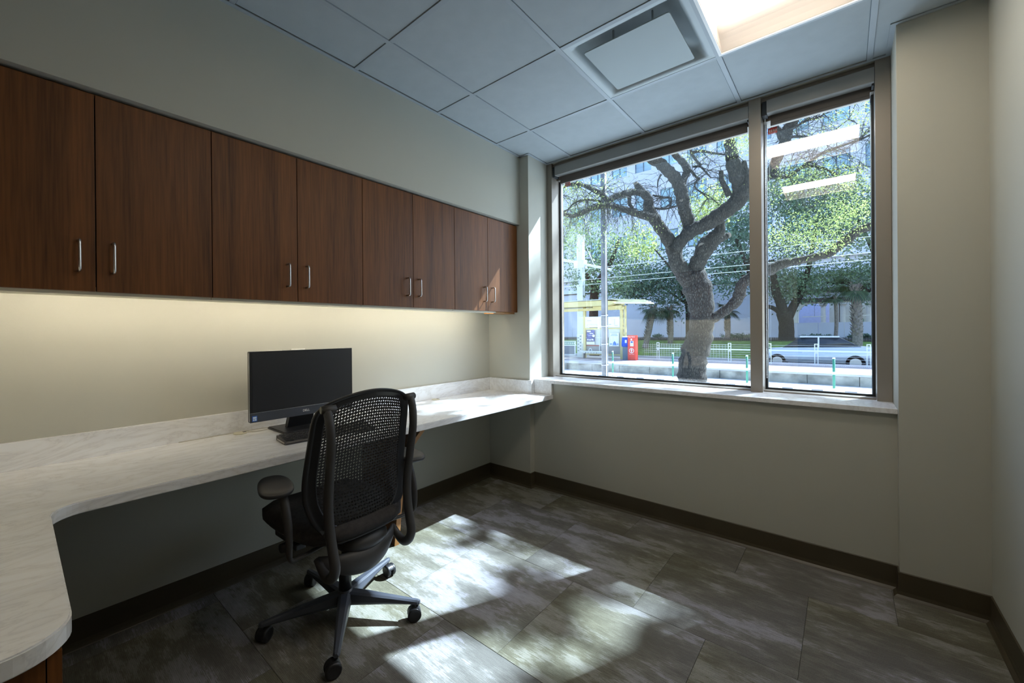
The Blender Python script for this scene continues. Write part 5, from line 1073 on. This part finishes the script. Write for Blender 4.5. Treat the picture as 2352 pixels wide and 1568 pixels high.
leafC = leaf_mat('dark_oak_leaf', (0.04, 0.10, 0.07), (0.22, 0.34, 0.25), (0.16, 0.28, 0.13), 0.25)
def leaves(name, ell, size, mat, parent, seed=0, aspect=0.5, clus=0.16):
    """ell rows: cx,cy,cz, rx, ry, rz, n ; leaves gather in small sprays"""
    rg = np.random.default_rng(seed); Vs = []
    for (cx, cy, cz, rx, ry, rz, n) in ell:
        nc = max(4, n // 14); d = rg.normal(size=(nc, 3)); d /= np.linalg.norm(d, axis=1)[:, None]
        cc = d * (rg.random((nc, 1)) ** 0.45) * np.array([rx, ry, rz]) + np.array([cx, cy, cz])
        idx = rg.integers(0, nc, n); sc = clus * (rx + rz) / 2 / 0.6 if rx > 1 else clus
        Vs.append(cc[idx] + rg.normal(size=(n, 3)) * min(sc, 0.42) * np.array([1, 1, 0.75]))
    C_ = np.concatenate(Vs); n = len(C_)
    a = rg.normal(size=(n, 3)); a /= np.linalg.norm(a, axis=1)[:, None]; b = rg.normal(size=(n, 3)); b -= (b * a).sum(1)[:, None] * a; b /= np.linalg.norm(b, axis=1)[:, None]
    L = size * (0.7 + 0.6 * rg.random((n, 1))) / 2
    P = np.stack([C_ - a * L, C_ + b * L * aspect, C_ + a * L, C_ - b * L * aspect], 1).reshape(-1, 3)
    me = bpy.data.meshes.new(name); me.vertices.add(4 * n); me.vertices.foreach_set('co', P.ravel().astype(np.float32))
    me.loops.add(4 * n); me.loops.foreach_set('vertex_index', np.arange(4 * n, dtype=np.int32)); me.polygons.add(n)
    me.polygons.foreach_set('loop_start', np.arange(0, 4 * n, 4, dtype=np.int32)); me.polygons.foreach_set('loop_total', np.full(n, 4, dtype=np.int32))
    me.update(); me.materials.append(mat); o = bpy.data.objects.new(name, me); link(o); at(o, parent); o['kind'] = 'stuff'; return o
def twigs(name, anchors, n, length, parent, seed=0, r=0.008, droop=0.35, mat=None):
    """fine branching twigs starting at points of the limbs"""
    rg = random.Random(seed); bm = bmesh.new()
    def grow(p, d, L, r, lev):
        pts = [(*p, r)]; q = p.copy(); dd = d.copy(); k = 4 if lev else 5
        for i in range(k):
            dd = (dd + Vector((rg.uniform(-.35, .35), rg.uniform(-.35, .35), rg.uniform(-.35, .25) - droop * 0.25))).normalized(); q = q + dd * (L / k); pts.append((*q, r * (1 - (i + 1) / (k + 0.6))))
            if lev and rg.random() < 0.75: grow(q.copy(), (dd + Vector((rg.uniform(-1, 1), rg.uniform(-1, 1), rg.uniform(-.8, .6)))).normalized(), L * 0.55, r * 0.55, lev - 1)
        tube(bm, pts, 4, False)
    for i in range(n):
        a = rg.choice(anchors); p = Vector(a[:3]); d = Vector((rg.uniform(-1, 1), rg.uniform(-1, .6), rg.uniform(-.7, .8))).normalized(); grow(p, d, length * rg.uniform(.5, 1.2), r, 2)
    o = at(finish(bm, name, mat or bark_m), parent); o['kind'] = 'stuff'; return o
oak = empty('live_oak', (-0.83, 12.5, SZ)); tag(oak, 'big live oak with a forked rough trunk and sprawling limbs just outside the window', 'tree')
for i_, br in enumerate(OAK):
    if i_ == 14: continue
    pts = catmull(br, 5); bm = bmesh.new(); sg = 18 if br[0][3] > 0.1 else 10
    pts = [tuple(p[:3]) + (p[3] * (1 + 0.06 * math.sin(7 * k * 0.7 + i_) + 0.04 * math.sin(13 * k * 0.31)),) for k, p in enumerate(pts)]
    tube(bm, pts, sg, True, 0.10); nm = 'trunk' if i_ in (0, 1, 12) else 'limb' if br[0][3] > 0.06 else 'branch'
    at(finish(bm, nm, bark_m, None, True), oak)
for (x, y, z, r, nrm) in ((-0.91, 11.93, 4.80, 0.055, (-.1, -1, 0)), (-0.53, 12.43, 3.58, 0.088, (.05, -1, .1)), (0.03, 12.93, 3.87, 0.075, (.8, -.6, .1)), (-1.87, 11.2, 5.30, 0.06, (-.3, -.5, .9))):
    bm = bmesh.new(); n_ = Vector(nrm).normalized(); p = Vector((x, y, z)); cyl(bm, p - n_ * 0.05, p + n_ * 0.012, r, r * 0.95, 18); at(finish(bm, 'pruning_scar', cut_m), oak)
anc = [p for b_ in OAK if b_[0][3] < 0.10 for p in b_[1:]]
twigs('twigs', anc, 230, 0.9, oak, 3, 0.010)
anc2 = [p for b_ in (OAK[3], OAK[4], OAK[6]) for p in b_[3:]]
twigs('twigs', anc2, 60, 1.0, oak, 9, 0.010, 1.1)
anc3 = [p for b_ in OAK[18:22] for p in b_[1:]] + [OAK[16][-1], OAK[16][-2], (2.5, 13.0, 6.2), (2.9, 13.2, 5.9)]
twigs('twigs', anc3, 70, 1.0, oak, 5, 0.010, 0.1)
leaves('leaves', [e[:6] + (int(e[6] * 0.95),) for e in LEAF], 0.052, leafA, oak, 1, 0.42, 0.17)
# upper crown over the street (out of the picture; it throws the dappled shade indoors)
lit = [(0.36, 2.06, .22, .07), (.70, 2.03, .42, .085), (1.0, 2.02, .30, .08), (1.22, 2.07, .18, .055), (1.04, 1.68, .11, .055), (1.56, 2.07, .14, .035), (1.57, 1.84, .13, .075), (1.60, 1.73, .13, .07), (1.68, 1.90, .12, .07), (1.80, 2.05, .20, .07), (1.41, 1.36, .15, .07), (1.52, 1.45, .15, .075), (1.62, 1.60, .10, .06), (1.16, 1.24, .22, .10), (1.35, 1.18, .22, .10), (1.10, 1.06, .35, .10), (.55, 1.74, .34, .15), (.75, 1.88, .26, .08), (1.30, 1.50, .10, .05), (0.75, 1.45, .28, .17), (0.95, 1.28, .20, .15), (0.62, 1.20, .22, .18), (0.42, 1.40, .22, .16), (.30, 1.85, .25, .06)]
dark = [(.57, 1.93, .15, .035), (.90, 2.03, .05, .05)]
def shade_at(x, y):
    if x < 0.15 and y > 0.6: return 0.35 if math.sin(x * 9 + y * 7.5) > 0.55 else 0.015
    if y > 2.16 or x < 0.15 or y < 0.85 or x > 2.1: return 0.42 if ((math.sin(x * 5.1 + y * 2.3) + math.sin(y * 6.7 - x * 3.1)) > -0.15) else 0.02
    for (cx_, cy_, a_, b_) in dark:
        if ((x - cx_) / a_) ** 2 + ((y - cy_) / b_) ** 2 < 1: return 0.9
    for (cx_, cy_, a_, b_) in lit:
        if ((x - cx_) / (a_ * (1.25 if cx_ < 1.25 else 1.0))) ** 2 + ((y - cy_) / (b_ * (1.35 if cx_ < 1.25 else 1.08))) ** 2 < 1: return 0.0
    return 0.85
rg = np.random.default_rng(21); CR = []
for _ in range(22000):
    x, y = rg.uniform(-1.6, 2.6), rg.uniform(0.3, 4.6)
    if rg.random() < shade_at(x, y):
        z = rg.uniform(8.6, 9.3); CR.append((x + 0.42 * z, y + 0.88 * z, z))
CR = np.array(CR); cl_ = [(float(c[0]), float(c[1]), float(c[2]), 0.05, 0.05, 0.05, 2) for c in CR]
def leaf_cards(name, C_, size, mat, parent, seed):
    rg = np.random.default_rng(seed); n = len(C_)
    a = rg.normal(size=(n, 3)); a /= np.linalg.norm(a, axis=1)[:, None]; b = rg.normal(size=(n, 3)); b -= (b * a).sum(1)[:, None] * a; b /= np.linalg.norm(b, axis=1)[:, None]
    L = size * (0.8 + 0.5 * rg.random((n, 1))) / 2; P = np.stack([C_ - a * L, C_ + b * L * .6, C_ + a * L, C_ - b * L * .6], 1).reshape(-1, 3)
    me = bpy.data.meshes.new(name); me.from_pydata(P.tolist(), [], [(4 * i, 4 * i + 1, 4 * i + 2, 4 * i + 3) for i in range(n)]); me.materials.append(mat)
    o = bpy.data.objects.new(name, me); link(o); at(o, parent); o['kind'] = 'stuff'; return o
leaf_cards('upper_leaves', np.repeat(CR, 2, 0) + rg.normal(size=(2 * len(CR), 3)) * 0.035, 0.105, leafA, oak, 4)
for pts in ([(0.17, 11.66, 6.64, .08), (1.2, 11.2, 7.8, .07), (2.8, 10.6, 8.7, .06), (4.6, 10.0, 9.1, .04)], [(1.75, 12.11, 6.46, .06), (2.9, 11.6, 7.7, .055), (4.2, 11.2, 8.6, .04), (5.2, 10.6, 9.0, .03)], [(2.8, 10.6, 8.7, .045), (3.6, 9.6, 9.0, .03), (4.0, 8.7, 9.2, .02)]):
    at(tube_obj('limb', bark_m, pts, None, 8, 5), oak)
# trees beyond the platform
def bgtree(name, base, trunk, limbs, ell, mat, size, lab, seed, mult=2.2):
    t = empty(name, base); tag(t, lab, 'tree', 'trees beyond the platform')
    at(tube_obj('trunk', bark_m, trunk, None, 14, 5, wob=.1), t)
    for l in limbs: at(tube_obj('limb', bark_m, l, None, 8, 4), t)
    leaves('leaves', [e[:6] + (int(e[6] * mult * 0.62),) for e in ell], size, mat, t, seed, 0.55, 0.20)
bgtree('background_oak', (-9.07, 23.23, SZ), [(-9.07, 23.23, -.4, .30), (-9.08, 23.2, 2.2, .27), (-9.05, 23.25, 3.6, .26), (-8.95, 23.3, 4.3, .22)], [[(-9.0, 23.3, 4.0, .2), (-8.6, 23.6, 4.8, .15), (-8.2, 23.9, 5.6, .12), (-7.9, 24.2, 6.8, .08)], [(-9.05, 23.3, 3.9, .18), (-9.5, 23.0, 4.8, .13), (-10.2, 23.4, 6.2, .09)]], [BG[0], BG[1], BG[17], BG[18]], leafB, 0.17, 'leafy oak with a dark trunk behind the tram shelter', 31)
bgtree('background_oak', (-6.35, 33.0, 0.6), [(-6.35, 33.0, .6, .20), (-6.4, 33.0, 3.2, .18), (-7.0, 32.8, 4.6, .12)], [[(-6.4, 33.0, 3.2, .1), (-8.3, 31.6, 4.9, .06)]], [(-8.35, 31.6, 4.9, 2.7, 1.6, 1.5, 2600), BG[3], (-10.2, 32.6, 4.6, 1.4, 1.2, .8, 1200)], leafC, 0.19, 'dense dark evergreen tree left of the big oak trunk, above the palms', 32)
bgtree('background_oak', (-1.45, 28.4, 0.3), [(-1.45, 28.4, .2, .24), (-1.5, 28.4, 3.0, .20), (-1.9, 28.3, 5.5, .14)], [[(-1.6, 28.4, 4.0, .12), (-2.3, 27.6, 6.6, .08)], [(-1.6, 28.4, 4.0, .1), (-3.2, 28.2, 5.6, .06)]], [BG[4], BG[5]], leafC, 0.18, 'dark leafy tree between the big oak trunk and the mullion', 33)
bgtree('background_oak', (-4.2, 25.2, -.3), [(-4.0, 25.2, -.4, .14), (-4.1, 25.1, 3.0, .12), (-3.6, 25.0, 6.2, .08)], [[(-4.1, 25.1, 3.4, .07), (-5.4, 22.8, 5.8, .04)]], [BG[6], BG[7], BG[8]], leafA, 0.14, 'light yellow-green tree seen through the fork of the big oak', 34, 2.0)
bgtree('background_oak', (0.6, 29.6, 0.5), [(-0.25, 30.85, .5, .42), (-0.25, 30.86, 1.6, .38), (-0.36, 30.7, 2.3, .40)], [[(-0.40, 30.7, 2.2, .30), (-0.50, 30.6, 2.9, .26), (-0.75, 30.45, 3.7, .22), (-0.9, 30.2, 5.5, .15)], [(-0.15, 30.8, 2.0, .26), (0.14, 31.1, 2.8, .22), (0.45, 31.3, 3.5, .18), (0.9, 30.8, 5.2, .12), (1.3, 29.8, 7.6, .08)], [(-0.3, 30.8, 1.9, .18), (-0.75, 30.5, 2.5, .14), (-1.3, 30.2, 2.75, .11)]], [BG[9], BG[10], BG[12], BG[13], BG[14]], leafB, 0.15, 'broad forked oak with a thick trunk seen through the narrow right pane', 35, 2.6)
bgtree('background_oak', (4.4, 32, 0.5), [(4.6, 33, .6, .3), (4.5, 32.8, 3.0, .24), (3.8, 32.0, 5.2, .16)], [[(4.5, 32.8, 3.0, .15), (2.6, 32.9, 4.0, .10), (1.6, 33.0, 4.1, .06)], [(3.8, 32, 5.2, .12), (2.9, 29.8, 7.6, .06)]], [BG[11], BG[15], BG[16]], leafB, 0.15, 'leafy oak at the right edge of the narrow pane, behind the palm', 36, 2.6)
# palms
palmf_m = leaf_mat('palm_frond', (0.03, 0.06, 0.035), (0.10, 0.16, 0.08), (0.07, 0.13, 0.05), 0.25)
palmb_m = simple('palm_bark', (0.24, 0.205, 0.17), 0.95, vary=0.35, scale=14, bmp=0.8, bscale=25)
def palm(base, top, r, lab, seed, boots=True, fr=16, L=1.2):
    t = empty('cabbage_palm', base); tag(t, lab, 'palm tree', 'palms beyond the platform'); rg = random.Random(seed)
    b, e = Vector(base), Vector(top); pts = []
    for k in range(9):
        u = k / 8; p = b.lerp(e, u) + Vector((0.06 * math.sin(u * 3), 0, 0)); pts.append((*p, r * (1.25 - 0.35 * u if boots else 1.0)))
    at(tube_obj('trunk', palmb_m, pts, None, 12, 3), t)
    if boots:
        bm = bmesh.new()
        for k in range(90):
            u = 0.18 + 0.82 * k / 90; p = b.lerp(e, u); a = k * 2.4; d = Vector((math.cos(a), math.sin(a), 0)); s_ = Vector((-d.y, d.x, 0)); w = r * 0.45
            v = [bm.verts.new(p + d * r * .85 + s_ * w), bm.verts.new(p + d * r * .85 - s_ * w), bm.verts.new(p + d * r * 1.65 + Vector((0, 0, .22)) - s_ * w * .35), bm.verts.new(p + d * r * 1.65 + Vector((0, 0, .22)) + s_ * w * .35), bm.verts.new(p + d * r * .8 + Vector((0, 0, .12)))]
            bm.faces.new(v[:4]); bm.faces.new((v[0], v[3], v[4])); bm.faces.new((v[1], v[4], v[2])); bm.faces.new((v[2], v[4], v[3]))
        at(finish(bm, 'leaf_bases', palmb_m), t)['kind'] = 'stuff'
    for k in range(fr):
        a = 2 * PI * k / fr + rg.uniform(-.2, .2); el = rg.uniform(-0.9, 0.8); d = Vector((math.cos(a) * math.cos(el), math.sin(a) * math.cos(el), math.sin(el))); bm = bmesh.new()
        st = e + d * L * 0.40; tube(bm, [(*e, .02), (*(e + d * L * .2 + Vector((0, 0, .04))), .016), (*st, .012)], 5)
        s_ = d.cross(Vector((0, 0, 1))).normalized(); n_ = s_.cross(d)
        for m_ in range(17):
            q = (m_ - 8) / 8 * 1.45; dd = (d * math.cos(q) + s_ * math.sin(q)).normalized(); LL = L * 0.62 * (1 - 0.25 * abs(q) / 1.45); mid = st + dd * LL * .55 + Vector((0, 0, -.03)); tip = st + dd * LL + Vector((0, 0, -.20 * L)); w = (dd.cross(n_)).normalized() * 0.028
            v = [bm.verts.new(st), bm.verts.new(mid + w), bm.verts.new(tip), bm.verts.new(mid - w)]; bm.faces.new(v)
        at(finish(bm, 'frond', palmf_m), t)
palm((-7.58, 27.5, 0.12), (-7.05, 27.6, 2.78), 0.15, 'leaning palm behind the red kiosk', 1, True, 16, 1.25)
palm((-6.40, 28.9, 0.40), (-6.40, 28.9, 2.78), 0.145, 'upright palm between the leaning palm and the big oak trunk', 2, True, 14, 1.15)
palm((2.89, 28.0, 0.22), (2.85, 28.0, 3.52), 0.17, 'rough palm trunk at the right side of the narrow pane', 3, True, 14, 1.2)
palm((-3.9, 33.5, 0.62), (-3.9, 33.5, 2.75), 0.14, 'short palm just right of the big oak trunk', 4, True, 12, 1.1)
palm((2.02, 31.6, 0.6), (2.0, 31.6, 3.22), 0.09, 'slim small palm with spiky dark fronds left of the rough palm trunk', 5, False, 10, 0.95)
# shrubs by the wall
for i_, (x, y, w, h, lab) in enumerate(((-11.6, 33.6, .5, .25, 'low clipped shrub by the pale wall, left of the leaning palm'), (-8.85, 33.9, .42, .30, 'round clipped shrub by the pale wall behind the railing post'), (-6.3, 34.0, .5, .3, 'low shrub by the pale wall beside the big oak trunk'), (-3.2, 34.2, 1.4, .28, 'long low hedge by the pale wall right of the big oak trunk'), (1.1, 34.8, .95, .22, 'dark low shrub row under the low wall in the narrow pane'), (3.3, 34.5, .8, .26, 'dark shrub behind the rough palm trunk'))):
    s_ = empty('shrub', (x, y, .64)); tag(s_, lab, 'shrub', 'shrubs along the pale wall'); leaves('leaves', [(x, y, .64 + h * .6, w, .3, h * .55, int(700 * w / .5))], 0.09, leafC, s_, 60 + i_, .55, .06)
for o in list(bpy.data.objects):
    if o.type == 'MESH' and o.data and len(o.data.polygons) and o.name.split('.')[0] in ('ground', 'platform'): pass
